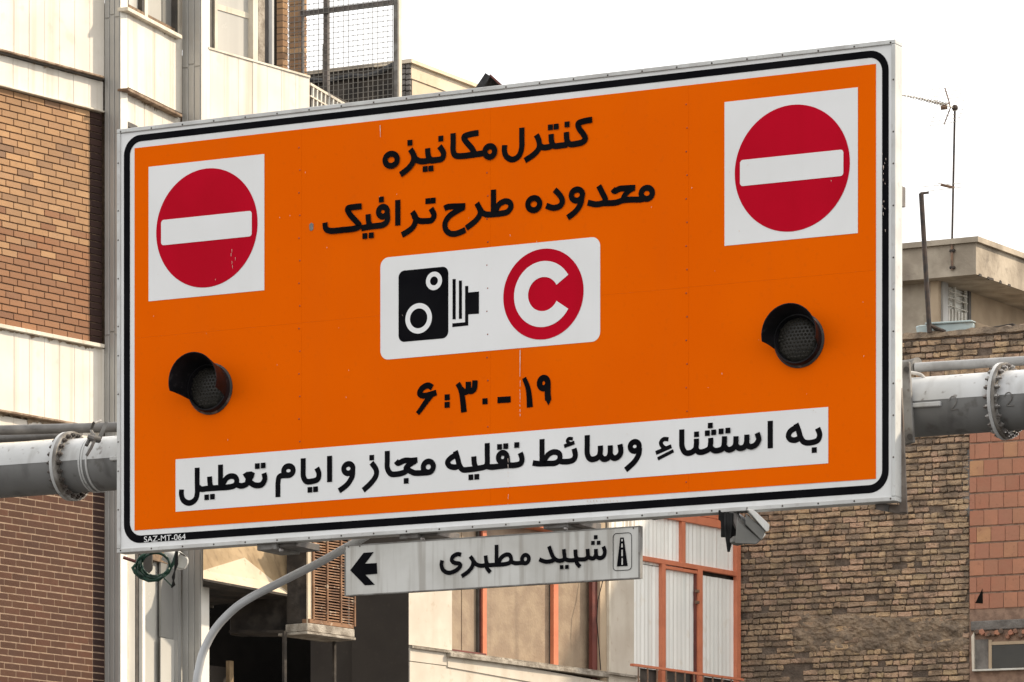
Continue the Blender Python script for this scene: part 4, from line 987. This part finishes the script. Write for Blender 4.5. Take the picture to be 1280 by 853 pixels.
# bottom strip
CD, CE, CF, CG = (210, 540, 5.565), (420, 520, 5.565), (630, 500, 6.095), (800, 500, 4.923)
WB = 7.2
word(SG, SN, CD, [(s_, [(206, 250), (206, 340), (206, 430), (190, 475), (150, 496), (112, 478), (97, 440), (98, 402)]),
    (s_, [(215, 385), (235, 400), (270, 396), (310, 393), (360, 390), (420, 386), (465, 375), (482, 345), (470, 315), (435, 310), (405, 330), (385, 370)]), (l2, [(369, 229), (369, 385)]),
    (s_, [(293, 312), (296, 360), (305, 390)]), (dt, 273, 456), (dt, 313, 452), (s_, [(478, 365), (510, 377), (545, 368), (565, 345)]),
    (pg, [(524, 298), (550, 280), (585, 276), (609, 288), (600, 318), (580, 350), (560, 372), (540, 345), (545, 330)]),
    (s_, [(672, 288), (678, 330), (655, 368), (610, 372), (575, 350), (560, 320)]), (dt, 626, 239), (dt, 667, 235),
    '|', (s_, [(768, 455), (768, 400), (769, 350), (782, 310), (840, 303)]), (o_, 841, 271, 33, 32),
    (s_, [(944, 185), (944, 250), (945, 310), (965, 345), (1005, 345), (1045, 330), (1053, 290), (1038, 252)]), (dt, 991, 404), (dt, 1030, 400), (l2, [(1128, 168), (1128, 350)])], WB, 0.0062)
word(SG, SN, CE, [(o_, 89, 368, 32, 33), (s_, [(120, 380), (115, 425), (80, 480), (24, 523)]),
    '|', (s_, [(250, 327), (282, 375), (280, 420), (245, 470), (192, 519)]), (dt, 252, 292),
    (s_, [(360, 245), (360, 310), (361, 365), (385, 404), (430, 406), (475, 395), (500, 378)]),
    (s_, [(421, 315), (437, 330), (480, 312), (530, 312), (570, 308)]), (s_, [(556, 315), (515, 340), (490, 368), (520, 385), (550, 398), (600, 398), (640, 395)]), (dt, 492, 453), (o_, 646, 356, 35, 38),
    '|', (s_, [(833, 246), (850, 300), (862, 345), (885, 375), (930, 375), (985, 367), (1040, 355), (1055, 330), (1055, 260), (1055, 190)]), (s_, [(845, 268), (800, 296), (779, 325), (797, 352), (835, 358), (860, 345)]),
    (s_, [(962, 283), (965, 330), (975, 362)]), (dt, 942, 428), (dt, 983, 425),
    (s_, [(1045, 350), (1085, 357), (1140, 352), (1195, 346), (1250, 344), (1290, 330), (1297, 295), (1285, 258)]), (o_, 1163, 290, 29, 32), (l2, [(1194, 285), (1200, 345)]), (dt, 1142, 217), (dt, 1185, 212), (dt, 1262, 204)], WB, 0.0062)
word(SG, SN, CF, [(l2, [(293, 300), (293, 480)]), (s_, [(222, 482), (270, 488), (340, 486), (395, 482), (427, 455), (424, 412), (385, 398), (345, 415), (318, 450), (305, 480)]),
    (s_, [(420, 465), (450, 472), (500, 470), (535, 455), (547, 420), (537, 372)]), ('t', [(528, 298), (498, 297), (487, 318), (510, 337)], .6, .6), ('t', [(462, 355), (540, 326)], .65, .65),
    (s_, [(638, 270), (638, 340), (639, 415), (662, 452), (700, 450), (728, 430), (738, 395), (738, 350)]), (s_, [(735, 420), (760, 452), (795, 445), (812, 410), (814, 348)]),
    (s_, [(812, 415), (838, 444), (872, 436), (894, 400), (888, 340)]),
    '|', (o_, 999, 356, 34, 35), (s_, [(1035, 365), (1030, 415), (995, 475), (930, 535)])], WB, 0.0062)
word(SG, SN, CG, [('t', [(178, 244), (148, 243), (131, 265), (142, 288), (160, 300)], .75, .75), ('t', [(100, 328), (196, 286)], .72, .72), ('t', [(112, 364), (209, 314)], .6, .6),
    (s_, [(260, 183), (260, 240), (262, 290), (282, 325), (315, 326), (343, 305), (350, 275), (350, 240)]), (dt, 351, 213), (s_, [(346, 300), (365, 322), (400, 318), (430, 300), (438, 265), (438, 235)]), (dt, 436, 159), (dt, 418, 206), (dt, 457, 201),
    (s_, [(436, 290), (460, 313), (500, 308), (520, 285), (524, 225)]), (dt, 503, 195), (dt, 545, 190),
    (s_, [(522, 285), (545, 308), (575, 300), (592, 275), (595, 225)]), (s_, [(592, 275), (612, 298), (645, 292), (660, 262), (662, 215)]), (s_, [(658, 270), (682, 290), (715, 278), (735, 245), (725, 205)]),
    '|', (l2, [(804, 130), (804, 299)]), '|',
    (s_, [(962, 148), (978, 190), (992, 235), (1015, 262), (1055, 264), (1095, 250), (1108, 215), (1095, 175)]), (s_, [(970, 168), (930, 192), (916, 222), (930, 245), (960, 248), (985, 235)]), (dt, 1075, 310)], WB, 0.0062)
# serial number on the black border
tc = bpy.data.curves.new('serial_number', 'FONT'); tc.body = 'SAZ-MT-064'; tc.size = 0.054
to = bpy.data.objects.new('serial_number', tc); COL.objects.link(to)
dg = bpy.context.evaluated_depsgraph_get(); me = bpy.data.meshes.new_from_object(to.evaluated_get(dg)); bpy.data.objects.remove(to)
wdt = max(v.co.x for v in me.vertices); sx = (SG.u(232.4) - SG.u(180)) / wdt; m = MB()
ub_, vb_ = SG.u(180), SG.v(180, 678.2)
m.V = [SG.w(ub_ + v.co.x * sx, vb_ + v.co.y * 1.0, 0.0040) for v in me.vertices]; m.F = [list(p.vertices) for p in me.polygons]
m.build('serial_number', 'sign_white_clean', SN, recalc=False)
# scratches and flecks
scr = MB()
def fleck(x0, y0, x1, y1, w, d=0.0095):
    b = len(scr.V); A1, B1 = SG.uv(x0, y0), SG.uv(x1, y1); w *= .0025
    scr.V += [SG.w(A1[0] - w, A1[1], d), SG.w(A1[0] + w, A1[1], d), SG.w(B1[0] + w * .5, B1[1], d), SG.w(B1[0] - w * .5, B1[1], d)]; scr.F.append([b, b + 1, b + 2, b + 3])
rn = random.Random(33)
fleck(476, 157, 476.5, 172, 1); fleck(651, 438, 650.8, 471, 1.2); fleck(1051, 0, 1051, 0, 0)
for i in range(9): y = 476 + i * 5 + rn.uniform(-2, 2); fleck(651 + rn.uniform(-.6, .6), y, 651, y + rn.uniform(1, 4), .8)
for i in range(9): y = 575 + i * 7 + rn.uniform(-2, 2); fleck(636.5 + rn.uniform(-.5, .5), y, 636.5, y + rn.uniform(1.5, 5), .7, .013)
for i in range(46): x = rn.uniform(180, 1085); y = rn.uniform(200, 560); fleck(x, y, x + rn.uniform(-.5, .5), y + rn.uniform(.6, 2.2), rn.uniform(.4, .9), .0125)
for i in range(5): x = 292 + rn.uniform(-5, 4); y = 312 + i * 5; fleck(x, y, x, y + 4, .6)
for i in range(16): x = 1103 + rn.uniform(0, 5); y = rn.uniform(190, 295); fleck(x, y, x + .4, y + rn.uniform(1, 4), .6)
for i in range(10): x = 735 + i * 4 + rn.uniform(-1, 1); fleck(x, 625 + rn.uniform(-1.5, 1.5), x + 1, 628, 1.1)
scr.build('scratches', 'scratch', SN, recalc=False, stuff=True)
pk = SG.off(0.004)
MB().ppoly(SG, [(386.5, 281), (389, 278.5), (391.5, 280), (391.5, 287), (388.5, 289), (386.8, 287)], 0.006, 0.003).build('dent', 'steel', SN)
# ------------------------------------------------------------------ signal lamps
def signal(px, py, label, tiltup, flare, dep, ang):
    r = 0.154; cu, cv = SG.u(px), SG.v(px, py)
    T = thing('signal_lamp', label, 'signal lamp', SG.w(cu, cv, 0.008), 'round black signal lamps on the orange sign')
    def ringpt(rad, a, d): return SG.w(cu + rad * math.cos(a), cv + rad * math.sin(a) + d * .12, 0.004 + d)
    def lathe(prof, n=40):
        m = MB()
        for (rad, d) in prof:
            for k in range(n): m.V.append(ringpt(rad, 2 * math.pi * k / n, d))
        for i in range(len(prof) - 1):
            for k in range(n): m.F.append([i * n + k, i * n + (k + 1) % n, (i + 1) * n + (k + 1) % n, (i + 1) * n + k])
        return m
    lathe([(r + .012, .0), (r + .012, .006), (r, .012)]).build('gasket', 'rubber', T, True)
    lathe([(r, .0), (r, .035), (r - .006, .045), (r - .014, .045), (r - .018, .020), (r - .022, .016)]).build('housing', 'black_plastic', T, True)
    prof = [(r - .022, .016)] + [((r - .022) * math.cos(q * math.pi / 12), .016 + .030 * math.sin(q * math.pi / 12)) for q in range(1, 7)]
    ln_ = lathe(prof).build('lens', 'lens_dark', T, True)
    dm = MB()
    for iy in range(-5, 6):
        for ix in range(-6, 6):
            x = (ix + (iy % 2) * .5) * .0235; y = iy * .0210
            if math.hypot(x, y) < r - .030:
                dd = .016 + .030 * math.sqrt(max(0, 1 - (math.hypot(x, y) / (r - .022)) ** 2))
                dm.V += [SG.w(cu + x + .0100 * math.cos(a * math.pi / 3), cv + y + .0092 * math.sin(a * math.pi / 3) + dd * .12, .004 + dd) for a in range(6)]
                dm.V.append(SG.w(cu + x, cv + y + dd * .12, .004 + dd + .0075)); b = len(dm.V) - 7
                dm.F += [[b + a, b + (a + 1) % 6, b + 6] for a in range(6)]
    dm.build('lens_bumps', 'lens_bump', ln_, recalc=False)
    # visor: half tube cut back towards its foot
    m = MB(); ns, na = 10, 40
    for inner in (0, 1):
        for i in range(ns + 1):
            s = i / ns; e0 = math.radians(-ang - 10 * (1 - s) ** 2); e1 = math.radians(180 + ang + 10 * (1 - s) ** 2)
            for k in range(na + 1):
                a = e0 + (e1 - e0) * k / na
                rr2 = (r - .004) * (1 + (flare - 1) * s) - inner * .005
                p = ringpt(rr2, a, .035 + dep * s); p.z += 0.035 * s * tiltup; m.V.append(p)
    st_ = (ns + 1) * (na + 1); q = lambda inn, i, k: inn * st_ + i * (na + 1) + k
    for i in range(ns):
        for k in range(na):
            m.F.append([q(0, i, k), q(0, i, k + 1), q(0, i + 1, k + 1), q(0, i + 1, k)]); m.F.append([q(1, i, k), q(1, i + 1, k), q(1, i + 1, k + 1), q(1, i, k + 1)])
        for k in (0, na): m.F.append([q(0, i, k), q(0, i + 1, k), q(1, i + 1, k), q(1, i, k)])
    for k in range(na): m.F.append([q(0, ns, k), q(0, ns, k + 1), q(1, ns, k + 1), q(1, ns, k)])
    m.build('visor', 'black_plastic', T, True)
signal(263.5, 486.5, 'black round signal lamp with deep visor under the left no-entry disc', 0.0, 1.20, .185, 18)
signal(999.5, 426.0, 'black round signal lamp with visor under the right no-entry disc', 0.1, 1.20, .120, 12)
# ------------------------------------------------------------------ brackets that carry the board
def bracket(px0, px1, yt, ref, dark=0.5):
    w = SG.off(-0.02)
    b = MB().pbox(w, px0, px0 + (px1 - px0) * dark, yt, yt + 9.5, 0.0, 0.30, ref=px0).build('bracket', 'steel', SN, bevel=0.004)
    MB().pbox(w, px0 + (px1 - px0) * dark + .5, px1, yt - 1.2, yt + 7.5, -0.03, 0.30, ref=px0).build('clip', 'steel_dark', b, bevel=0.004)
    MB().ball(w.at(px0 + (px1 - px0) * .62, yt + 9, .0), .016).build('nut', 'bolt', b)
bracket(321, 370, 679, 321); bracket(499, 546, 665, 499); bracket(679, 724, 652, 679, .7)
w = SG.off(-0.09)
eb = MB().ppoly(w, [(1096, 629), (1126, 631), (1134, 641), (1128, 643.5), (1095, 637)], 0.0, 0.03).build('bracket', 'channel_brown', SN, bevel=0.006)
MB().ppoly(w, [(1095, 630), (1111, 631), (1110, 640), (1094.5, 637)], 0.01, 0.02).build('clip', 'steel_dark', eb)
MB().ppoly(w, [(1123, 470), (1126, 470), (1130, 552), (1133.5, 640), (1124, 640)], 0.01, 0.015).build('channel', 'channel_brown', SN)
MB().pbox(SG.off(-.2), 1121.5, 1127, 233, 258, 0.0, 0.06).build('stub', 'steel_dark', SN)
# ================================================================== GANTRY ARM
PW = Wall(636, 30.62, VS)
_ua, _ub = PW.u(20), PW.u(1146); _va, _vb = PW.v(20, 588), PW.v(1146, 509.5)
def ax(u): return _va + (_vb - _va) * (u - _ua) / (_ub - _ua)
vax = _va
GA = thing('gantry_arm', 'thick grey bolted steel gantry pipe passing behind the orange sign', 'gantry', PW.w(PW.u(1280), vax))
def pipe(pa, pb, ra, rb, m, nm='pipe', seg=40):
    n = 24; ua, ub = PW.u(pa), PW.u(pb)
    return MB().tube([PW.w(ua + (ub - ua) * i / n, vax) for i in range(n + 1)], ra, seg, r2=rb).build(nm, m, GA, True)
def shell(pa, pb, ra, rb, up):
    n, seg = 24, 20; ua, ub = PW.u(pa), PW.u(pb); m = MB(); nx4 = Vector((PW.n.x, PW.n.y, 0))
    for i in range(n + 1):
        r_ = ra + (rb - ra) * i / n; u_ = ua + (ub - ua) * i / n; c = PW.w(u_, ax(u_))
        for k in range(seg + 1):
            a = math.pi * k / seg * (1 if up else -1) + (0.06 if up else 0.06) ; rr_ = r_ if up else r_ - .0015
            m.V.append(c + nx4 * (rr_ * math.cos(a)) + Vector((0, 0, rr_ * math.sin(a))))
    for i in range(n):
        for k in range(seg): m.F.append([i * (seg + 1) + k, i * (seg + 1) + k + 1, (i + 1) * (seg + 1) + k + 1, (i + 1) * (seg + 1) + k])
    o = m.build('upper_shell' if up else 'lower_shell', 'pipe_paint' if up else 'pipe_lower', GA, True)
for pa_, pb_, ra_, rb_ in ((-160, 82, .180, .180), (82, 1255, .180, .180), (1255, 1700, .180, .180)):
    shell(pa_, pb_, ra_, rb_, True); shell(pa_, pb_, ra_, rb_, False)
def disc(pa, pb, r, nm='flange', mt='pipe_paint'):
    ua, ub = PW.u(pa), PW.u(pb); 
    return MB().tube([PW.w(ua, ax(ua)), PW.w(ua + .003, ax(ua)), PW.w(ub - .003, ax(ub)), PW.w(ub, ax(ub))], r, 44).build(nm, mt, GA, True)
tx = Vector((PW.t.x, PW.t.y, 0)); nx3 = Vector((PW.n.x, PW.n.y, 0))
def bolts(u, r, parent, cnt, sgn, mt='bolt'):
    for k in range(cnt):
        a = 2 * math.pi * k / cnt; c = PW.w(u, ax(u)) + nx3 * (r * math.cos(a)) + Vector((0, 0, r * math.sin(a)))
        MB().tube([c, c + tx * (.020 * sgn)], .016, 6).tube([c + tx * (.020 * sgn), c + tx * (.032 * sgn)], .008, 6).build('bolt', mt, parent)
fl = disc(85, 88.5, .229); disc(89, 93, .231, 'flange', 'flange_dirty'); bolts(PW.u(93), .203, fl, 22, 1, 'screw_dark'); bolts(PW.u(85), .203, fl, 22, -1, 'screw_dark')
fr = disc(1252, 1256, .231); disc(1256.5, 1260, .229, 'flange', 'flange_dirty'); bolts(PW.u(1260), .208, fr, 22, 1); bolts(PW.u(1252), .208, fr, 22, -1)
for pa in (116, 119, 125): 
    MB().tube([PW.w(PW.u(pa), ax(PW.u(pa))), PW.w(PW.u(pa) + .012, ax(PW.u(pa)))], .1850, 40).build('band', 'pipe_paint', GA, True)
MB().tube([PW.w(PW.u(1700), ax(PW.u(1700)) + .4), PW.w(PW.u(1700), 0)], .24, 32).build('post', 'pipe_paint', GA, True)
MB().tube([PW.w(PW.u(-160), vax + .4), PW.w(PW.u(-160), 0)], .24, 32).build('post', 'pipe_paint', GA, True)
PF = PW.off(0.20)
MB().ppoly(PF, [(1127, 452), (1136, 452), (1142, 553), (1130, 556)], 0.02, 0.03).build('end_plate', 'steel', GA, bevel=0.004)
for yy in (462, 546): MB().tube([PF.at(1133 + (yy - 462) * .05, yy, .02), PF.at(1133 + (yy - 462) * .05, yy, .05)], .018, 8).build('plate_bolt', 'screw_dark', GA)
MB().ppoly(PF, [(1140, 504), (1175, 501.5), (1175, 507.5), (1140, 509.5)], 0.0, 0.06).build('rib', 'pipe_paint', GA, bevel=0.004)
MB().ppoly(PF, [(136, 571), (148, 570), (148, 575), (137, 576)], 0.0, 0.06).build('rib', 'pipe_paint', GA, bevel=0.004)
# chalked number two on the pipe
for ox in (1201, 1270):
    rr3 = .181; pts = [(0, 6), (2.5, 1.5), (7, 1), (9.5, 5), (8.5, 10), (5, 14), (2.5, 17), (11, 16.5)]; m = MB(); P3 = []
    for (x, y) in smooth_pts(pts, 4):
        u = PW.u(ox + x); zc = PW.v(ox + x, 500 - (ox - 1201) * .07 + y) - ax(u); P3.append(PW.w(u, ax(u) + zc, math.sqrt(max(.0001, rr3 ** 2 - zc ** 2)) + .002))
    m.tube(P3, .0028, 5).build('chalk_mark', 'steel', GA)
# strap on the left pipe
sp_ = thing('pipe_strap', 'rusty steel strap tying the conduit to the left end of the gantry pipe', 'strap', at(124, 545, 31.8))
MB().poly([at(122, 547, 31.7), at(131, 527, 31.7), at(135.5, 528.5, 31.7), at(127, 549, 31.7)], [at(122, 547, 31.74), at(131, 527, 31.74), at(135.5, 528.5, 31.74), at(127, 549, 31.74)]).build('plate', 'steel', sp_)
MB().tube([at(112, 547, 31.65), at(118, 549, 31.62), at(124, 550, 31.65)], .022, 8).build('clamp', 'steel_dark', sp_, True)
MB().tube([at(119, 549, 31.62), at(114, 560, 31.6), at(108, 570, 31.6)], .010, 6).build('hook', 'steel_dark', sp_, True)
MB().tube([at(112, 549, 31.65), at(108, 557, 31.62)], .013, 6).build('hook', 'steel_dark', sp_, True)
MB().tube([at(126, 526, 32), at(117, 529, 31.75), at(114, 538, 31.8), at(118, 546, 31.7)], .010, 6).build('loop', 'steel', sp_, True)
# conduits
c1 = MB().tube([at(-60, 539.5, 33.2), at(40, 537, 33.0), at(150, 534, 32.6), at(210, 530, 32.4)], .034, 16).build('conduit_pipe', 'pipe_dark', None, True)
tag(c1, 'dark thin steel conduit running just above the left gantry pipe', 'pipe')
c2 = MB().tube([at(-60, 552, 33.9), at(30, 547, 33.7), at(100, 541, 33.3)], .028, 14).build('conduit_pipe', 'pipe_dark', None, True)
tag(c2, 'lower dark conduit sloping behind the upper conduit at the left edge', 'pipe')
c3 = thing('conduit_pipe', 'thin grey conduit with flared socket above the right gantry pipe', 'pipe', at(1145, 459, 29.6))
MB().tube([at(1144, 459.5, 29.6), at(1210, 455.5, 29.5), at(1330, 448, 29.3)], .029, 16).build('tube', 'pipe_old', c3, True)
MB().tube([at(1118, 459, 29.7), at(1140, 458, 29.65), at(1147, 457.5, 29.62)], .036, 16, r2=.052).build('socket', 'steel', c3, True)
MB().tube([at(1139, 466, 29.3), at(1146, 467, 29.25), at(1152, 469, 29.22), at(1157.5, 474.5, 29.2)], .010, 8).build('cable', 'cable_white', c3, True)
# curved lamp arm below the board
ca = MB().tube(smooth := [Vector(q) for q in [tuple(at(x, y, 31.3)) for x, y in smooth_pts([(500, 645), (455, 672), (427, 688), (399.5, 703.5), (372, 717), (348.6, 729), (314.6, 746.5), (292, 762), (269.4, 786), (254.5, 814), (248.5, 836.5), (245.6, 856), (244, 900), (244, 1100), (244, 1725)], 5)]], .0265, 18).build('curved_arm', 'arm_paint', None, True)
tag(ca, 'smooth grey curved steel tube sweeping down to the left below the sign', 'pole')
# ================================================================== SMALL STREET SIGN
SS = SG.off(-0.01)
sm = thing('street_sign', 'small grey Persian street name sign with black left arrow hanging below the orange sign', 'sign', SS.at(615, 735))
su0, su1 = SS.u(430.8), SS.u(800.3); sv1, sv0 = SS.v(430, 682.0), SS.v(431, 745.6)
MB().box(SS, su0 + .003, su1 - .003, sv0 + .003, sv1 - .003, -0.03, 0.0).build('plate', 'plate_grey', sm)
for (a, b, c, d) in ((su0, su1, sv1 - .007, sv1), (su0, su1, sv0, sv0 + .007), (su0, su0 + .007, sv0 + .0075, sv1 - .0075), (su1 - .012, su1, sv0 + .0075, sv1 - .0075)):
    MB().box(SS, a, b, c, d, -0.034, 0.003).build('edge_frame', 'steel', sm)
flatpx(SS, z2([(130, 483), (298, 264), (425, 254), (318, 400), (463, 392), (470, 527), (322, 540), (440, 665), (315, 672)], 425, 665, 10.04), 0.003, 'arrow', 'sign_black', sm)
word(SS, sm, (540, 665, 9.846), [(o_, 1152, 336, 42, 50), (s_, [(1150, 388), (1110, 382), (1080, 384), (1030, 386), (985, 372), (960, 350)]),
    (l2, [(797, 160), (797, 400)]), (s_, [(822, 385), (850, 325), (905, 284), (955, 285), (976, 330), (965, 375), (915, 395), (840, 404), (760, 407), (700, 408), (672, 370), (663, 292)]),
    (s_, [(668, 400), (682, 450), (722, 500)]), (s_, [(690, 380), (650, 412), (595, 416), (545, 398), (510, 355)]),
    (s_, [(474, 303), (510, 360), (500, 425), (450, 490), (368, 548)]),
    (s_, [(362, 282), (315, 275), (262, 305), (248, 350), (280, 382), (340, 392), (350, 425), (300, 475), (215, 505), (145, 475), (120, 410), (130, 352)])], 5.3, 0.003)
word(SS, sm, (660, 655, 8.533), [(dt, 724, 143), (dt, 695, 204), (dt, 755, 202), (s_, [(806, 242), (822, 300), (805, 350), (765, 366), (735, 350), (728, 320), (726, 268)]),
    (s_, [(728, 330), (705, 366), (670, 366), (645, 345), (638, 268)]), (s_, [(642, 345), (620, 374), (575, 380), (530, 375), (512, 340), (508, 275)]),
    (s_, [(512, 375), (528, 425), (560, 458)]), (s_, [(520, 370), (490, 388), (430, 388), (400, 370), (390, 320), (386, 270)]), (dt, 363, 463), (dt, 419, 460),
    (s_, [(395, 370), (370, 390), (320, 392), (270, 350), (228, 240)]), (s_, [(290, 372), (260, 396), (190, 404), (125, 380)])], 5.3, 0.003)
ri = z2([(907, 135), (945, 98), (1075, 92), (1110, 128), (1110, 455), (1070, 493), (945, 503), (907, 468)], 660, 655, 8.533)
fr_ = MB(); c0 = [SS.uv(*p) for p in ri]
uo0, uo1 = SS.u(660 + 907 / 8.533), SS.u(660 + 1110 / 8.533); vo0, vo1 = SS.v(660 + 907 / 8.533, 655 + 506 / 8.533), SS.v(660 + 907 / 8.533, 655 + 103 / 8.533)
flat(SS, [rrect(uo0, uo1, vo0, vo1, .026), rrect(uo0 + .0038, uo1 - .0038, vo0 + .0038, vo1 - .0038, .0225)], 0.003, 'icon_outline', 'sign_black', sm)
ic = flatpx(SS, z2([(985, 148), (1023, 146), (1065, 450), (950, 455)], 660, 655, 8.533), 0.003, 'road_icon', 'sign_black', sm)
for (x, y, h) in ((1006, 163, 24), (1006, 213, 40), (1007, 278, 68), (1008, 367, 72)):
    flatpx(SS, z2([(x - 6, y), (x + 6, y - 1), (x + 8, y + h - 1), (x - 8, y + h)], 660, 655, 8.533), 0.0045, 'dash', 'plate_grey', ic)
for px in (436, 450, 792): rivet('screw', rm_d, SS, SS.u(px), sv1 - .012, 0.0032, sm, .7)
# ================================================================== CAMERAS AND CABLES under the board
cr = thing('security_camera', 'boxy grey and white security camera under the right half of the sign', 'camera', at(935, 660, 29.2))
def bx8(pf, pb, nm, m, par, bev=0.006):
    MB().poly(pf, pb).build(nm, m, par, bevel=bev)
Yc = 29.2
bx8([at(921, 650, Yc - .1), at(952, 675, Yc - .1), at(945, 681, Yc - .1), at(919, 680, Yc - .1)], [at(922, 640, Yc + .25), at(958, 668, Yc + .25), at(950, 676, Yc + .25), at(920, 672, Yc + .25)], 'body', 'camera_grey', cr)
bx8([at(933, 636, Yc - .14), at(943, 638, Yc - .14), at(962, 656, Yc - .14), at(961, 664, Yc - .14), at(958, 665, Yc - .14)], [at(930, 637, Yc + .3), at(940, 639, Yc + .3), at(958, 657, Yc + .3), at(957, 665, Yc + .3), at(955, 666, Yc + .3)], 'sunshield', 'white_plastic', cr, .004)
bx8([at(932, 642, Yc - .12), at(957, 664, Yc - .12), at(952, 676, Yc - .12), at(932, 656, Yc - .12)], [at(932, 642, Yc), at(957, 664, Yc), at(952, 676, Yc), at(932, 656, Yc)], 'cheek', 'camera_grey', cr, .004)
MB().tube([at(916, 641, Yc + .1), at(925, 660, Yc + .05)], .03, 8).build('mount', 'steel_dark', cr)
MB().ball(at(922, 676, Yc), .04, ax=(1.2, 1, .8)).build('joint', 'camera_grey', cr, True)
cbx = thing('cable_bundle', 'black plastic junction box with dangling black cables left of the right security camera', 'cable box', at(911, 665, 29.4))
bx8([at(898, 638, 29.3), at(923, 636, 29.3), at(922, 652, 29.3), at(922.5, 671, 29.3), at(914, 672, 29.3), at(901, 672, 29.3), at(901, 652, 29.3), at(898, 650, 29.3)],
    [at(898, 638, 29.5), at(923, 636, 29.5), at(922, 652, 29.5), at(922.5, 671, 29.5), at(914, 672, 29.5), at(901, 672, 29.5), at(901, 652, 29.5), at(898, 650, 29.5)], 'box', 'cable_black', cbx, .004)
for q in range(5):
    x = 907 + q * 2.0
    MB().tube([at(x, 642, 29.26), at(x + 1.2 * math.sin(q), 660, 29.24), at(909 + q * .8, 676, 29.25), at(911 + q * .5, 690 - q * 2, 29.25)], .009, 6).build('cable', 'cable_black', cbx, True)
cl_ = thing('security_camera', 'white security camera partly hidden behind the green cable coil at the lower left corner', 'camera', at(225, 700, 32.9))
Yl = 32.8
bx8([at(219, 690, Yl), at(224, 688, Yl), at(236, 698, Yl), at(236, 705, Yl), at(231, 713, Yl), at(219, 710, Yl)], [at(212, 690, Yl + .3), at(218, 688, Yl + .3), at(230, 698, Yl + .3), at(230, 705, Yl + .3), at(225, 713, Yl + .3), at(213, 710, Yl + .3)], 'body', 'white_plastic', cl_, .01)
MB().tube([at(206, 692, Yl), at(221, 700, Yl)], .05, 12).build('lens_tube', 'white_plastic', cl_, True)
MB().ppoly(Wall(228, Yl - .01, VS), [(224, 690), (231, 694), (233, 697), (226, 693.5)], 0.01, 0.01).build('slot', 'dark_frame', cl_)
jb = thing('junction_box', 'dark brown junction box behind the green cable coil under the sign corner', 'box', at(185, 700, 33))
bx8([at(172, 690, 33), at(191, 688, 33), at(191, 712, 33), at(186, 718, 33), at(176, 716, 33), at(176, 698, 33)], [at(172, 690, 33.2), at(191, 688, 33.2), at(191, 712, 33.2), at(186, 718, 33.2), at(176, 716, 33.2), at(176, 698, 33.2)], 'box', 'dark_frame', jb)
MB().tube([at(154, 697, 33), at(172, 703, 33)], .012, 6).build('bar', 'maroon_frame', jb)
cc = thing('cable_coil', 'coil of dark green cable hanging under the lower left corner of the sign', 'cable', at(190, 708, 32.5))
for q in range(3):
    rx, ry, oxx, oyy = (21 - q * 1.8, 17 - q * 1.2, 191.5 + q * 1.5, 707.5 - q * .8)
    pts = [at(oxx + rx * math.cos(a * math.pi / 14 + q), oyy + ry * math.sin(a * math.pi / 14 + q), 32.5 + .02 * math.sin(a + q)) for a in range(29)]
    MB().tube(pts, .0095, 8).build('loop', 'cable_green', cc, True)
MB().tube([at(170, 706, 32.5), at(166, 710, 32.5), at(169, 716, 32.5), at(176, 722, 32.5), at(186, 726, 32.48), at(198, 725, 32.5), at(210, 716, 32.5), at(217, 703, 32.5), at(221, 690, 32.5)], .012, 8).build('loop', 'cable_green', cc, True)
for q in range(4):
    MB().tube([at(220 + q * .6, 688, 32.45), at(219 + q, 705, 32.45), at(218 - q * .8, 722, 32.45), at(214.5 + q * 1.4, 735 - q, 32.45)], .006, 6).build('tail', 'cable_black', cc, True)
MB().tube([at(205, 723, 32.5), at(211, 729, 32.5), at(216, 734, 32.5)], .005, 6).build('tail', 'cable_green', cc, True)
lp = MB().tube([at(802, 644, 29.9), at(808, 647.5, 29.9), at(818, 649.5, 29.9), at(828, 648, 29.9), at(832, 643, 29.9)], .005, 6).build('cable_loop', 'cable_black', None, True)
tag(lp, 'small loop of thin black cable sagging below the bottom edge of the sign', 'cable')
